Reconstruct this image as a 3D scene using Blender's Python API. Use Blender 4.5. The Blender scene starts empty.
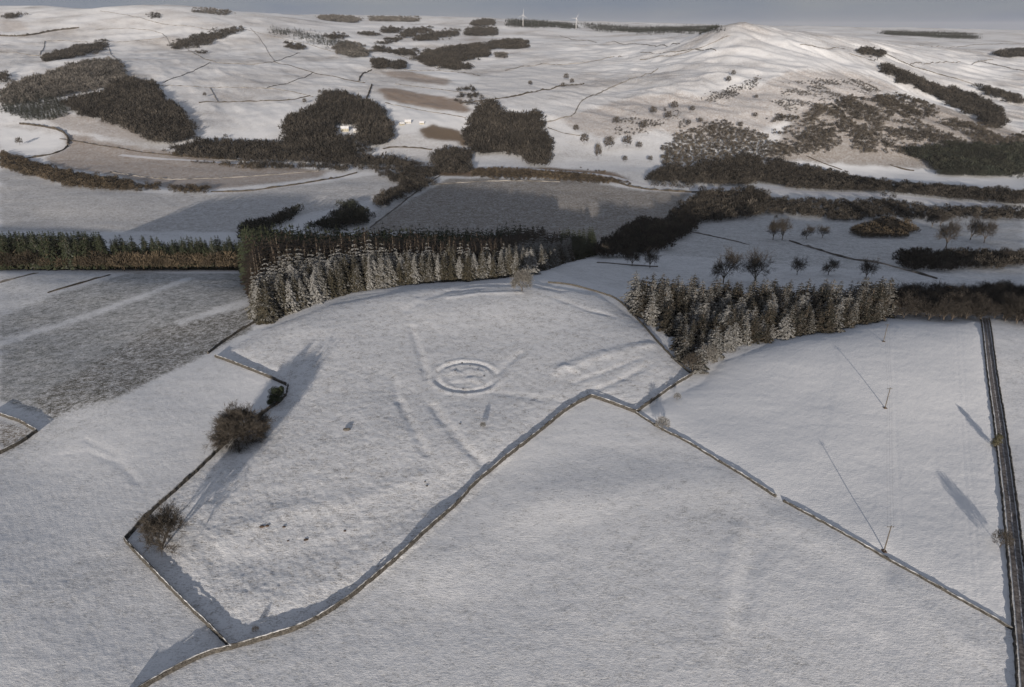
import bpy, math, random
import numpy as np
from math import radians, sin, cos, tan, pi

random.seed(7); rng = np.random.default_rng(11)
SC = bpy.context.scene
COL = SC.collection

# ------------------------------------------------------------------ camera, sky, sun, exposure
CAM_H = 120.0; PITCH = radians(24.75); F = 683.0
cd = bpy.data.cameras.new('camera'); cam = bpy.data.objects.new('camera', cd); COL.objects.link(cam)
cam.location = (0, 0, CAM_H); cam.rotation_euler = (pi/2 - PITCH, 0, 0)
cd.sensor_width = 36; cd.lens = 36*F/1024; cd.clip_start = 1; cd.clip_end = 60000
SC.camera = cam
SUN_EL = radians(8.5); SHADOW_AZ = radians(5.0)          # shadows run away from the camera, 5 degrees to the right
W = bpy.data.worlds.new('World'); SC.world = W; W.use_nodes = True
wn = W.node_tree.nodes; wl = W.node_tree.links
sky = wn.new('ShaderNodeTexSky'); sky.sky_type = 'NISHITA'; sky.sun_disc = False
sky.sun_elevation = SUN_EL; sky.altitude = 250; sky.air_density = 1.0; sky.dust_density = 1.6; sky.ozone_density = 1.5
# sun stands where the shadows point away from: direction to the sun = (-sin az, -cos az)
sky.sun_rotation = pi + SHADOW_AZ
bg = wn['Background']; bg.inputs['Strength'].default_value = 0.10
# thin high cloud covers most of the sky: a pale grey-blue layer with slow streaks over the clear-sky colour
wtc = wn.new('ShaderNodeTexCoord'); wmp = wn.new('ShaderNodeMapping'); wmp.inputs['Scale'].default_value = (1.2, 1.2, 7.0)
wl.new(wtc.outputs['Generated'], wmp.inputs[0])
wno = wn.new('ShaderNodeTexNoise'); wno.inputs['Scale'].default_value = 1.6; wno.inputs['Detail'].default_value = 4
wl.new(wmp.outputs[0], wno.inputs['Vector'])
wcr = wn.new('ShaderNodeValToRGB'); wcr.color_ramp.elements[0].position = .38; wcr.color_ramp.elements[1].position = .62
wcr.color_ramp.elements[0].color = (1.10, 1.45, 2.25, 1); wcr.color_ramp.elements[1].color = (2.15, 2.3, 2.6, 1)
wl.new(wno.outputs[0], wcr.inputs[0])
# overhead the cloud layer is thicker and neutral grey, towards the horizon it thins to blue
wsp = wn.new('ShaderNodeSeparateXYZ'); wl.new(wtc.outputs['Generated'], wsp.inputs[0])
wmr = wn.new('ShaderNodeMapRange'); wl.new(wsp.outputs[2], wmr.inputs[0]); wmr.inputs[1].default_value = .05; wmr.inputs[2].default_value = .40
wm2 = wn.new('ShaderNodeMix'); wm2.data_type = 'RGBA'; wl.new(wmr.outputs[0], wm2.inputs[0]); wl.new(wcr.outputs[0], wm2.inputs[6])
wm2.inputs[7].default_value = (1.70, 1.82, 2.16, 1)
wmx = wn.new('ShaderNodeMix'); wmx.data_type = 'RGBA'; wmx.inputs[0].default_value = .86
wl.new(sky.outputs[0], wmx.inputs[6]); wl.new(wm2.outputs[2], wmx.inputs[7]); wl.new(wmx.outputs[2], bg.inputs['Color'])
sl = bpy.data.lights.new('sun', 'SUN'); sl.energy = 5.0; sl.angle = radians(0.53); sl.color = (1.0, 0.89, 0.77)
so = bpy.data.objects.new('sun', sl); COL.objects.link(so); so.rotation_euler = (pi/2 - SUN_EL, 0, -SHADOW_AZ)
SC.view_settings.view_transform = 'Standard'; SC.view_settings.look = 'None'
SC.view_settings.exposure = 0.33; SC.view_settings.gamma = 1; SC.view_settings.use_curve_mapping = False
SC.cycles.max_bounces = 5; SC.cycles.diffuse_bounces = 2; SC.cycles.glossy_bounces = 1
SC.cycles.volume_bounces = 0; SC.cycles.transparent_max_bounces = 4; SC.cycles.use_denoising = True

# ------------------------------------------------------------------ maths
CP, SP = cos(PITCH), sin(PITCH)
def ray(px, py):
    cx = px - 512.0; cy = 343.5 - py
    return cx, F*CP + cy*SP, -F*SP + cy*CP
def pix(X, Y, Z):
    dz = Z - CAM_H; f = Y*CP - dz*SP; u = Y*SP + dz*CP
    return 512 + F*X/f, 343.5 - F*u/f
def hash2(ix, iy, s):
    h = (ix.astype(np.int64)*374761393 + iy.astype(np.int64)*668265263 + s*1274126177) & 0x7fffffff
    h = ((h ^ (h >> 13))*1274126177) & 0x7fffffff
    h = h ^ (h >> 16)
    return (h & 0xffff)/65535.0
def vnoise(x, y, s=0):
    ix = np.floor(x); iy = np.floor(y); fx = x-ix; fy = y-iy
    fx = fx*fx*(3-2*fx); fy = fy*fy*(3-2*fy)
    a = hash2(ix, iy, s); b = hash2(ix+1, iy, s); c = hash2(ix, iy+1, s); d = hash2(ix+1, iy+1, s)
    return (a*(1-fx)+b*fx)*(1-fy) + (c*(1-fx)+d*fx)*fy - 0.5
def fbm(x, y, o=4, s=0):
    r = 0; a = 1.0
    for k in range(o):
        r = r + a*vnoise(x, y, s+k*17); x = x*2.03+3.1; y = y*2.03+1.7; a *= 0.5
    return r
def sstep(x, a, b):
    t = np.clip((x-a)/(b-a), 0, 1); return t*t*(3-2*t)
def pip(x, y, poly):
    ins = np.zeros(x.shape, bool); n = len(poly); j = n-1
    for i in range(n):
        xi, yi = poly[i]; xj, yj = poly[j]
        if yi != yj:
            c = ((yi > y) != (yj > y)) & (x < (xj-xi)*(y-yi)/(yj-yi)+xi); ins ^= c
        j = i
    return ins
def dens(pts, step):
    out = []
    for (a, b) in zip(pts[:-1], pts[1:]):
        n = max(1, int(math.hypot(b[0]-a[0], b[1]-a[1])/step))
        for k in range(n): out.append((a[0]+(b[0]-a[0])*k/n, a[1]+(b[1]-a[1])*k/n))
    out.append(tuple(pts[-1])); return out
def smoothpoly(P, it=2):
    P = [np.array(p, float) for p in P]
    for _ in range(it):
        Q = [P[0]]
        for a, b in zip(P[:-1], P[1:]): Q += [a*.75+b*.25, a*.25+b*.75]
        Q.append(P[-1]); P = Q
    return P

# ------------------------------------------------------------------ terrain heights from surveyed points
ctl = []
def cz(px, py, z):
    dx, dy, dz = ray(px, py); t = (z-CAM_H)/dz; ctl.append((dx*t, dy*t, z))
def cy_(px, py, Y):
    dx, dy, dz = ray(px, py); t = Y/dy; ctl.append((dx*t, Y, CAM_H+dz*t))
def cw(px, Y, z): ctl.append(((px-512)/F*Y*CP*1.0, Y, z))
for px in (-500, -200, 100, 350, 512, 650, 800, 1000, 1250, 1550):
    for py in (900, 687, 520):
        if not (px in (-200,-500,100) and py < 900): cz(px, py, 0)
for px, py, z in ((-200,687,2.4),(60,687,2.2),(-200,540,.8),(60,540,.6),(-300,420,-5),(0,430,-3),(0,370,-6),(0,320,-11),(0,290,-16),(0,272,-20),(120,400,-1),(120,330,-8),(120,272,-20),(240,330,-3),(240,273,-19),
    (200,440,0),(300,400,0),(300,330,0),(400,420,0),(400,330,0),(400,292,0),(500,380,0),(500,330,0),(500,285,-1),(560,280,-2),(600,400,0),(620,300,-4),
    (640,350,-1),(700,380,-2),(700,450,0),(800,400,-.5),(800,340,-1.5),(880,440,0),(880,322,-2.5),(985,400,-1),(985,322,-4),(1150,400,-4),(1150,322,-10),
    (-300,272,-22),(620,282,-12),(700,292,-17),(800,295,-19),(888,300,-15),(1000,300,-18),(1150,295,-20),
    (560,270,-13),(600,262,-30),(660,262,-34),(760,262,-32),(890,270,-29),(1000,272,-29),(1150,272,-30),
    (680,240,-46),(760,238,-45),(900,240,-44),(1000,240,-44),(1150,240,-45),(760,215,-57),(900,215,-58),(1024,215,-58),(1250,215,-58),
    (620,225,-60),(500,225,-62),(-200,228,-60),(100,228,-60),(230,225,-61),(300,215,-61),(380,215,-62),(-200,190,-60),(100,195,-60),(300,190,-60),(430,185,-60),(550,190,-59),(640,190,-60),
    (760,185,-60),(900,190,-60),(1024,200,-60),(1250,200,-60),(500,170,-60),(640,172,-60)): cz(px, py, z)
for px, Y, z in ((250,430,-26),(400,430,-26),(500,420,-24),(400,530,-48),(250,530,-46),(500,530,-50),(400,620,-60),(100,500,-42),(-100,500,-42),(100,580,-56)): cw(px, Y, z)
for px, py, Y in ((-300,150,1150),(0,150,1110),(100,150,1110),(250,160,1060),(400,160,1060),(-300,110,1400),(0,115,1350),(70,125,1250),(180,135,1200),(250,140,1180),
    (340,135,1200),(440,140,1180),(520,150,1120),(600,160,1060),(700,155,1080),(800,160,1070),(800,145,1120),(900,158,1120),(900,172,1050),(1024,172,1080),(1250,170,1100),
    (0,90,1550),(150,95,1500),(250,100,1500),(350,100,1480),(430,100,1500),(500,100,1450),(560,110,1380),(640,125,1230),(720,120,1240),(820,125,1200),(920,130,1230),(1000,145,1200),(1250,150,1200),
    (-300,60,2000),(0,62,2000),(120,60,2000),(220,65,2000),(300,70,1950),(400,70,2000),(480,70,2050),(560,80,1750),(640,85,1560),(720,80,1460),(800,80,1440),(880,85,1500),(940,95,1600),(1000,105,1650),(1250,110,1600),
    (560,55,2350),(620,55,2150),(680,55,1850),(740,50,1680),(800,48,1720),(860,56,1780),(920,65,2050),(1000,75,2100),(1200,70,2100),
    (0,35,2900),(120,35,2900),(220,38,2800),(300,42,2700),(400,45,2800),(480,45,2900),(560,38,3300),(640,37,3100),(700,35,2400),(715,29,2050),(738,22,1950),(760,26,1950),(790,30,2050),(850,38,2350),(920,45,3000),(1024,50,3000),(1200,50,3000),
    (-300,7,4000),(0,7,3900),(50,5,3900),(100,11,3900),(140,4,3600),(180,5,3600),(225,9,3800),(260,13,4000),(330,20,4200),(400,21,4400),(460,19,4600),(510,22,4600),(570,25,4800),(640,28,5000),(700,29,4800),
    (800,31,4600),(880,32,4800),(960,34,5000),(1024,35,5000),(1300,34,5000),
    (-300,20,7500),(130,16,7500),(330,19,7500),(500,20,7000),(700,25,7500),(880,27.5,7500),(1024,30,7500),(1300,30,7500),
    (-300,34,16000),(300,34,16000),(700,36,16000),(1300,36,16000)): cy_(px, py, Y)
C = np.array(ctl)
def feat(X, Y): return np.stack([1.6*X/Y, 1.25*np.log(Y/100.0)], -1)
Fc = feat(C[:,0], C[:,1])
def U(d2): return 0.5*d2*np.log(d2+1e-9)
n = len(C)
A = np.zeros((n+3, n+3)); d2 = ((Fc[:,None]-Fc[None])**2).sum(-1)
A[:n,:n] = U(d2) + np.eye(n)*6e-4; A[:n,n] = 1; A[:n,n+1:] = Fc; A[n,:n] = 1; A[n+1:,:n] = Fc.T
Wt = np.linalg.solve(A, np.concatenate([C[:,2], np.zeros(3)]))
def zbase(X, Y):
    Yc = np.maximum(Y, 70.0); a = np.clip(X/Yc, -1.3, 1.3); Fq = feat(a*Yc, Yc).reshape(-1, 2)
    out = np.empty(len(Fq))
    for i in range(0, len(Fq), 20000):
        q = Fq[i:i+20000]; d = ((q[:,None]-Fc[None])**2).sum(-1)
        out[i:i+20000] = U(d)@Wt[:n] + Wt[n] + q@Wt[n+1:]
    return out.reshape(np.shape(X))
# grid: columns s (X = s * width(Y)), rows Y; fine where the photo looks
sf = np.linspace(-1.25, 1.25, 1151)
so_ = 1.25 + np.cumsum(0.004*1.22**np.arange(1, 38))
S = np.concatenate([-so_[::-1], sf, so_])
Yf = np.exp(np.linspace(np.log(75.0), np.log(7600.0), 1150))
Yn = np.array([-900, -500, -280, -150, -80, -40, -10, 15, 32, 45, 54, 61, 66, 70, 73.0])
Yb = np.array([8200, 9000, 10200, 12000, 15000, 20000, 28000.0])
R = np.concatenate([Yn, Yf, Yb]); nY0 = len(Yn)
GY, GS = np.meshgrid(R, S, indexing='ij'); GX = GS*np.maximum(GY, 70.0)
# coarse evaluation then bilinear to the fine grid
ri = np.unique(np.concatenate([np.arange(0, len(R), 4), [len(R)-1]])); si = np.unique(np.concatenate([np.arange(0, len(S), 5), [len(S)-1]]))
zc = zbase(GX[np.ix_(ri, si)], GY[np.ix_(ri, si)])
tmp = np.stack([np.interp(np.arange(len(S)), si, zc[k]) for k in range(len(ri))])
GZ = np.stack([np.interp(np.arange(len(R)), ri, tmp[:, k]) for k in range(len(S))], 1)
near = 1 - sstep(GY, 420, 650)
GZ += sstep(GY, 900, 2200)*(fbm(GX/420, GY/420, 4, 5)*14 + fbm(GX/110, GY/110, 4, 9)*4.0)
GZ += sstep(GY, 1080, 1400)*(1-sstep(GY, 2600, 3600))*(.35+sstep(GX/GY, .0, .25))*((.25-np.abs(fbm((GX+.5*GY)/75, (GY-.3*GX)/210, 4, 19)))*14)
GZ += sstep(GY, 420, 700)*(1-sstep(GY, 2500, 5000))*(fbm(GX/70, GY/70, 3, 31)*1.6)
GZ += (1-sstep(GY, 500, 900))*(fbm(GX/60, GY/60, 3, 3)*1.0 + fbm(GX/16, GY/16, 3, 4)*0.10)

lnR = None
def Zq(X, Y):
    X = np.asarray(X, float); Y = np.asarray(Y, float)
    s = X/np.maximum(Y, 70.0)
    i = np.clip(np.searchsorted(R, Y)-1, 0, len(R)-2); j = np.clip(np.searchsorted(S, s)-1, 0, len(S)-2)
    fi = np.clip((Y-R[i])/(R[i+1]-R[i]), 0, 1); fj = np.clip((s-S[j])/(S[j+1]-S[j]), 0, 1)
    return (GZ[i,j]*(1-fj)+GZ[i,j+1]*fj)*(1-fi) + (GZ[i+1,j]*(1-fj)+GZ[i+1,j+1]*fj)*fi
TY = np.exp(np.linspace(np.log(76.0), np.log(7500.0), 3000))
def cast(px, py):
    dx, dy, dz = ray(px, py); t = TY/dy
    z = Zq(dx*t, TY); g = CAM_H+dz*t - z
    k = np.argmax(g <= 0)
    if g[k] > 0: return None
    if k == 0: k = 1
    w = g[k-1]/(g[k-1]-g[k]); Y = TY[k-1]+(TY[k]-TY[k-1])*w
    X = dx*Y/dy; return float(X), float(Y), float(Zq(X, Y))
def castpoly(P, step=6):
    out = []
    for p in dens(list(P)+[P[0]], step)[:-1]:
        c = cast(*p)
        q = 0
        while c is None and q < 14: q += 1; c = cast(p[0], p[1]+q)
        if c: out.append((c[0], c[1]))
    return out
def castline(P, step=4): return [c[:2] for c in (cast(*p) for p in dens(P, step)) if c]

# earthworks, ditches and banks of the near fields: (pixel line, half width m, height m)
def linedist(X, Y, P):
    best = np.full(X.shape, 1e9)
    for (x0, y0), (x1, y1) in zip(P[:-1], P[1:]):
        dx, dy = x1-x0, y1-y0; L = dx*dx+dy*dy+1e-9
        t = np.clip(((X-x0)*dx+(Y-y0)*dy)/L, 0, 1)
        best = np.minimum(best, np.hypot(X-x0-t*dx, Y-y0-t*dy))
    return best
works = [
 ([(411,328),(420,356),(427,380)],1.6,-.55), ([(400,404),(412,428),(426,456)],1.6,-.5), ([(433,408),(443,424),(466,450),(488,470)],1.7,-.6),
 ([(392,380),(400,404)],1.5,-.3), ([(497,376),(508,366),(520,355)],1.6,-.5), ([(497,395),(540,401),(570,404)],1.8,-.35),
 ([(560,371),(600,358),(650,346)],3.0,.8), ([(556,376),(562,368),(575,372)],2.0,.6), ([(600,390),(625,380),(650,366)],1.5,-.5), ([(575,384),(610,372),(640,360)],1.5,-.35),
 ([(408,312),(425,300),(450,293),(480,290)],2.5,-.8), ([(420,298),(470,287),(530,286),(560,292)],2.5,-.6), ([(450,299),(480,295),(520,294)],2.0,.6), ([(555,300),(590,312),(612,318)],2.0,-.5),
 ([(440,560),(500,520),(560,500),(640,492),(720,484)],9.0,.9), ([(430,500),(500,470),(560,455),(640,450)],10,-.6), ([(740,530),(728,580),(722,640),(735,680)],2.6,.5),
 ([(752,540),(740,600),(738,680)],3.5,-.4), ([(886,560),(884,640),(900,687)],3.0,-.35), ([(780,520),(830,540),(900,590),(960,640)],5,.5),
 ([(225,540),(280,515),(350,505),(420,480)],4,.6), ([(220,565),(280,560),(350,545),(420,510)],4,-.35), ([(240,600),(330,590),(420,540),(500,480)],5,.4),
 ([(60,455),(85,452),(118,462),(138,482)],1.4,-.18),([(85,440),(118,455)],1.2,-.15),
 ([(255,330),(300,312),(350,296),(420,286),(470,284)],3.0,-.3)]
nr = (R > 74) & (R < 460); rsel = np.where(nr)[0]; r0, r1 = rsel[0], rsel[-1]+1
csel = np.where(np.abs(S) < 1.26)[0]; c0, c1 = csel[0], csel[-1]+1
sx = GX[r0:r1, c0:c1]; sy = GY[r0:r1, c0:c1]; dz_ = np.zeros(sx.shape)
for P, w, h in works:
    L = castline(P, 12)
    d = linedist(sx, sy, L); wob = .6*(1+.7*fbm(sx/7, sy/7, 2, 71)); d = d + (fbm(sx/5, sy/5, 2, 72)*w*.5 if w < 4 else 0); wob = wob if w < 4 else .55
    dz_ += h*wob*np.exp(-(d/w)**2)
rc = cast(466, 379); rr = np.hypot((sx-rc[0]), (sy-rc[1])*1.0); th = np.arctan2(sy-rc[1], sx-rc[0])
rad = rr*(1+0.03*np.sin(2*th+.6))
gap = 1-0.75*np.exp(-((th-0.25)/0.25)**2)
dz_ += 0.24*np.exp(-((rad-13.5)/1.1)**2)*gap - 0.27*np.exp(-((rad-11.4)/1.0)**2)*gap + 0.16*np.exp(-((rad-9.6)/.8)**2) + 0.25*np.exp(-(rad/7.5)**4)
dz_ += fbm(sx/4.0, sy/2.8, 2, 88)*0.45*(1-sstep(rr, 6, 9))
dz_ += (fbm(sx/5, sy/3.2, 3, 12)*0.06 + fbm(sx/.9, sy/.9, 2, 13)*0.05)
for P in ([(955,330),(962,450),(976,640)],[(960,330),(968,450),(984,640)],[(893,330),(896,450),(902,540)],[(740,350),(830,450),(960,560)]):
    dz_ -= .03*np.exp(-(linedist(sx, sy, castline(P, 20))/.45)**2)
ringfield = [(225,352),(262,330),(330,305),(420,287),(520,280),(600,295),(650,330),(690,378),(636,412),(592,396),(540,430),(480,490),(430,540),(370,585),(300,628),(232,648),(128,543),(210,460),(290,385)]
rp = castpoly(ringfield, 8); inr = pip(sx, sy, rp)
dz_ += np.where(inr, fbm(sx/1.1, sy/1.0, 3, 45)*0.12 + fbm(sx/6, sy/4, 2, 46)*.05, 0)
rfp = castpoly([(700,384),(720,362),(790,338),(888,321),(980,321),(998,440),(1010,628),(900,566),(776,498),(684,440),(636,413)], 8)
for pl_, up_, ln_ in ((rp, .95, 5.0), (rfp, .6, 4.0)):        # the fields stand a little proud of their walls
    m_ = pip(sx, sy, pl_); q_ = linedist(sx[m_], sy[m_], list(pl_)+[pl_[0]]); dz_[m_] += up_*(1-np.exp(-q_/ln_))
GZ[r0:r1, c0:c1] += dz_
ray_rows = None

# ------------------------------------------------------------------ ground cover (what grows or lies there, thinned in places to deepen the valley shade): snow cover, tan, speckle
cov = np.full(GX.shape, 0.86)+.16*fbm(GX/40, GY/40, 3, 62); tn = np.full(GX.shape, .12); spk = np.full(GX.shape, 0.26)
far = sstep(GY, 700, 1300)
tn += 0.5*far; cov -= 0.08*far; cov += 0.34*far*fbm(GX/150, GY/150, 5, 61); spk += far*.25
right_field = [(700,384),(720,362),(790,338),(888,321),(985,321),(1003,440),(1012,628),(790,505),(640,416)]
def patch(P, c, t, s, step=6, soft=None):
    w = castpoly(P, step)
    if len(w) < 3: return
    w = np.array(w); x0, x1, y0, y1 = w[:,0].min(), w[:,0].max(), w[:,1].min(), w[:,1].max()
    ra = np.searchsorted(R, y0-1); rb = np.searchsorted(R, y1+1)+1
    X = GX[ra:rb, c0:c1]; Y = GY[ra:rb, c0:c1]
    jit = 0.004*Y
    m = pip(X+jit*fbm(X/(8+0.01*Y), Y/(8+0.01*Y), 2, 5), Y+3*jit*fbm(X/20, Y/20, 2, 6), w.tolist())
    for G, v in ((cov, c), (tn, t), (spk, s)):
        if v is not None: G[ra:rb, c0:c1][m] = v
patch(ringfield, .80, .30, .42)
patch(right_field, .97, 0, .03)
patch([(0,276),(60,272),(130,272),(247,274),(250,312),(252,328),(208,354),(130,392),(50,418),(0,398)], .58, .0, .36)
patch([(252,305),(210,315),(150,330),(80,372),(36,398),(48,419),(130,391),(208,353),(253,329)], .50, .12, .75)
patch([(0,276),(60,272),(130,273),(60,293),(0,318)], .74, .05, .3)
patch([(0,340),(60,322),(130,298),(185,278),(196,277),(140,299),(65,326),(0,346)], .80, 0, .25)
patch([(176,322),(205,312),(249,298),(252,306),(215,315),(180,325)], .82, .1, .25)
patch([(0,420),(36,434),(0,455)], .55, .4, .8)
patch([(365,232),(400,205),(450,178),(560,179),(640,190),(692,193),(676,212),(640,232),(600,246),(560,236)], .46, .38, .35)
patch([(330,232),(365,232),(400,205),(445,178),(430,178),(390,205),(340,225)], .62, .2, .3)
patch([(62,134),(75,134),(110,142),(165,151),(250,165),(330,171),(318,178),(250,186),(212,190),(165,188),(120,176),(70,170),(40,160),(66,148)], .50, .9, .35)
patch([(42,118),(66,112),(110,121),(145,134),(148,142),(110,137),(60,128)], .58, .9, .4)
patch([(0,128),(40,132),(62,138),(60,146),(30,156),(0,152)], .93, 0, .1)
patch([(0,168),(60,184),(130,192),(210,194),(326,182),(380,174),(428,178),(370,200),(300,215),(240,232),(0,232)], .64, .35, .3)  # tan valley snow, cover also lowered so its colour deepens the shade
patch([(380,72),(413,71),(449,79),(446,86),(393,78)], .46, 1.0, .5, 3)
patch([(377,89),(393,88),(428,95),(461,99),(472,110),(467,113),(428,108),(385,100)], .38, 1.0, .4, 3)
patch([(418,130),(433,125),(461,132),(470,146),(426,137)], .15, .55, .4, 3)
patch([(372,101),(385,101),(428,109),(467,114),(474,124),(464,131),(430,124),(395,116)], .90, .1, .15, 4)
patch([(404,70),(450,70),(480,78),(470,88),(449,80)], .88, .2, .15, 4)
patch([(372,137),(400,133),(460,142),(458,152),(430,158),(390,152)], .72, .6, .5, 4)
patch([(470,153),(500,148),(540,163),(500,166),(468,162)], .78, .5, .3, 4)
patch([(560,118),(620,100),(680,92),(740,100),(765,120),(760,140),(680,140),(660,128),(610,140),(570,128)], .60, .9, .5)
patch([(700,95),(760,85),(790,70),(850,72),(900,88),(860,100),(800,118),(760,130),(720,120)], .62, .85, .5)
patch([(460,85),(530,65),(560,62),(600,62),(560,85),(540,110),(520,108)], .76, .55, .4)
patch([(0,20),(20,20),(30,30),(10,32),(0,32)], .6, .9, .4, 4)
patch([(640,183),(764,187),(900,197),(1024,207),(1024,211),(900,201),(764,193)], .75, .5, .4)
patch([(764,155),(840,151),(894,154),(927,160),(947,174),(940,184),(880,184),(815,170)], .93, .05, .1)
patch([(943,174),(1024,173),(1024,195),(960,190)], .93, 0, .1)
patch([(690,215),(760,212),(900,216),(1024,218),(1024,275),(890,272),(760,262),(660,255)], .66, .0, .25)  # park snow cover lowered so the ground colour deepens the shade
patch([(545,270),(600,258),(660,256),(760,262),(890,272),(1024,275),(1024,290),(620,290)], .74, 0, .15)
patch([(764,155),(800,112),(870,95),(940,105),(1024,135),(1024,175),(764,160)], .50, .6, .5)
patch([(400,168),(551,168),(610,172),(636,182),(600,182),(540,177),(430,176)], .25, .8, .6)

for G in (cov, tn, spk):          # patches fade into each other over a metre or two
    for _ in range(4):
        G[1:-1] = (G[:-2]+2*G[1:-1]+G[2:])/4; G[:,1:-1] = (G[:,:-2]+2*G[:,1:-1]+G[:,2:])/4

# ------------------------------------------------------------------ object helpers
def meta(o, label=None, cat=None, group=None, kind=None):
    if label: o['label'] = label
    if cat: o['category'] = cat
    if group: o['group'] = group
    if kind: o['kind'] = kind
    return o
def empty(name, loc, label=None, cat=None, group=None, rz=0, sc=(1,1,1)):
    o = bpy.data.objects.new(name, None); COL.objects.link(o); o.location = loc; o.rotation_euler = (0,0,rz); o.scale = sc
    o.empty_display_size = .2
    return meta(o, label, cat, group)
def mk(name, V, T, mats, parent=None, mi=None, smooth=False, k=3):
    V = np.asarray(V, np.float32).reshape(-1, 3); T = np.asarray(T, np.int32).reshape(-1, k)
    me = bpy.data.meshes.new(name)
    me.vertices.add(len(V)); me.vertices.foreach_set('co', V.ravel())
    me.loops.add(T.size); me.loops.foreach_set('vertex_index', T.ravel())
    me.polygons.add(len(T)); me.polygons.foreach_set('loop_start', np.arange(0, T.size, k, dtype=np.int32))
    if mi is not None: me.polygons.foreach_set('material_index', np.asarray(mi, np.int32))
    me.polygons.foreach_set('use_smooth', np.full(len(T), smooth, dtype=bool))
    for m in (mats if isinstance(mats, (list, tuple)) else [mats]): me.materials.append(m)
    me.update(calc_edges=True); me.validate()
    o = bpy.data.objects.new(name, me); COL.objects.link(o)
    if parent: o.parent = parent
    return o
class MB:
    def __init__(s): s.V = []; s.T = []; s.n = 0
    def add(s, V, T):
        V = np.asarray(V, float).reshape(-1, 3); T = np.asarray(T, int).reshape(-1, 3)
        s.V.append(V); s.T.append(T+s.n); s.n += len(V); return s
    def box(s, x0, x1, y0, y1, z0, z1):
        V = [(x,y,z) for z in (z0,z1) for y in (y0,y1) for x in (x0,x1)]
        T = [(0,2,1),(1,2,3),(4,5,6),(5,7,6),(0,1,4),(1,5,4),(2,6,3),(3,6,7),(0,4,2),(2,4,6),(1,3,5),(3,7,5)]
        return s.add(V, T)
    def tube(s, p, q, r0, r1, k=4, cap=False):
        p = np.array(p, float); q = np.array(q, float); d = q-p; L = np.linalg.norm(d)+1e-9; d /= L
        a = np.cross(d, (0,0,1) if abs(d[2]) < .9 else (1,0,0)); a /= np.linalg.norm(a)+1e-9; b = np.cross(d, a)
        an = np.arange(k)*2*pi/k; ring = np.cos(an)[:,None]*a + np.sin(an)[:,None]*b
        V = np.concatenate([p+ring*r0, q+ring*r1]); T = []
        for i in range(k):
            j = (i+1) % k; T += [(i, j, k+i), (j, k+j, k+i)]
        if cap: 
            for i in range(1, k-1): T += [(k, k+i, k+i+1)]
        return s.add(V, T)
    def out(s): return (np.concatenate(s.V), np.concatenate(s.T)) if s.V else (np.zeros((0,3)), np.zeros((0,3), int))
    def build(s, name, mat, parent=None): V, T = s.out(); return mk(name, V, T, mat, parent)
def clone(o, loc, rz, sc, label=None, group=None):
    c = o.copy(); COL.objects.link(c); c.location = loc; c.rotation_euler = (0,0,rz); c.scale = sc
    if label: c['label'] = label
    if group: c['group'] = group
    for ch in KIDS.get(o.name, ()):
        d = ch.copy(); COL.objects.link(d); d.parent = c
    return c
KIDS = {}

# ------------------------------------------------------------------ materials
def newmat(name):
    m = bpy.data.materials.new(name); m.use_nodes = True
    nt = m.node_tree; b = nt.nodes['Principled BSDF']; b.inputs['Roughness'].default_value = .85
    b.inputs['Specular IOR Level'].default_value = .25
    return m, nt, b
def N(nt, t, **kw):
    n_ = nt.nodes.new(t)
    for k, v in kw.items(): setattr(n_, k, v)
    return n_
def math_(nt, op, a, b=None, clamp=False):
    n_ = nt.nodes.new('ShaderNodeMath'); n_.operation = op; n_.use_clamp = clamp
    for i, v in enumerate((a, b)):
        if v is None: continue
        if isinstance(v, (int, float)): n_.inputs[i].default_value = v
        else: nt.links.new(v, n_.inputs[i])
    return n_.outputs[0]
def mixc(nt, f, a, b):
    n_ = nt.nodes.new('ShaderNodeMix'); n_.data_type = 'RGBA'
    if isinstance(f, (int, float)): n_.inputs[0].default_value = f
    else: nt.links.new(f, n_.inputs[0])
    for i, v in ((6, a), (7, b)):
        if isinstance(v, tuple): n_.inputs[i].default_value = (*v, 1)
        else: nt.links.new(v, n_.inputs[i])
    return n_.outputs[2]
def noise_(nt, scale, det=3, rough=.55, vec=None):
    n_ = nt.nodes.new('ShaderNodeTexNoise'); n_.inputs['Scale'].default_value = scale
    n_.inputs['Detail'].default_value = det; n_.inputs['Roughness'].default_value = rough
    if vec is not None: nt.links.new(vec, n_.inputs['Vector'])
    return n_.outputs[0]
def ramp(nt, v, a, b):
    n_ = nt.nodes.new('ShaderNodeMapRange'); n_.interpolation_type = 'SMOOTHSTEP'
    nt.links.new(v, n_.inputs[0]); n_.inputs[1].default_value = a; n_.inputs[2].default_value = b
    return n_.outputs[0]
def attr(nt, name):
    n_ = nt.nodes.new('ShaderNodeAttribute'); n_.attribute_name = name; return n_.outputs['Fac']

SNOW = (.80, .81, .83)
gm, nt, b = newmat('snowy_ground')
geo = N(nt, 'ShaderNodeNewGeometry').outputs['Position']
a_cov, a_tan, a_spk = attr(nt, 'cover'), attr(nt, 'tan'), attr(nt, 'speckle')
n1 = noise_(nt, 2.6, 5, .75, geo); n2 = noise_(nt, .11, 4, .6, geo); n3 = noise_(nt, .35, 4, .65, geo)
mp = N(nt, 'ShaderNodeMapping'); nt.links.new(geo, mp.inputs[0]); mp.inputs['Scale'].default_value = (.6, 1.7, 1); mp.inputs['Rotation'].default_value = (0,0,.4)
n4 = noise_(nt, 1.2, 5, .75, mp.outputs[0])
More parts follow.
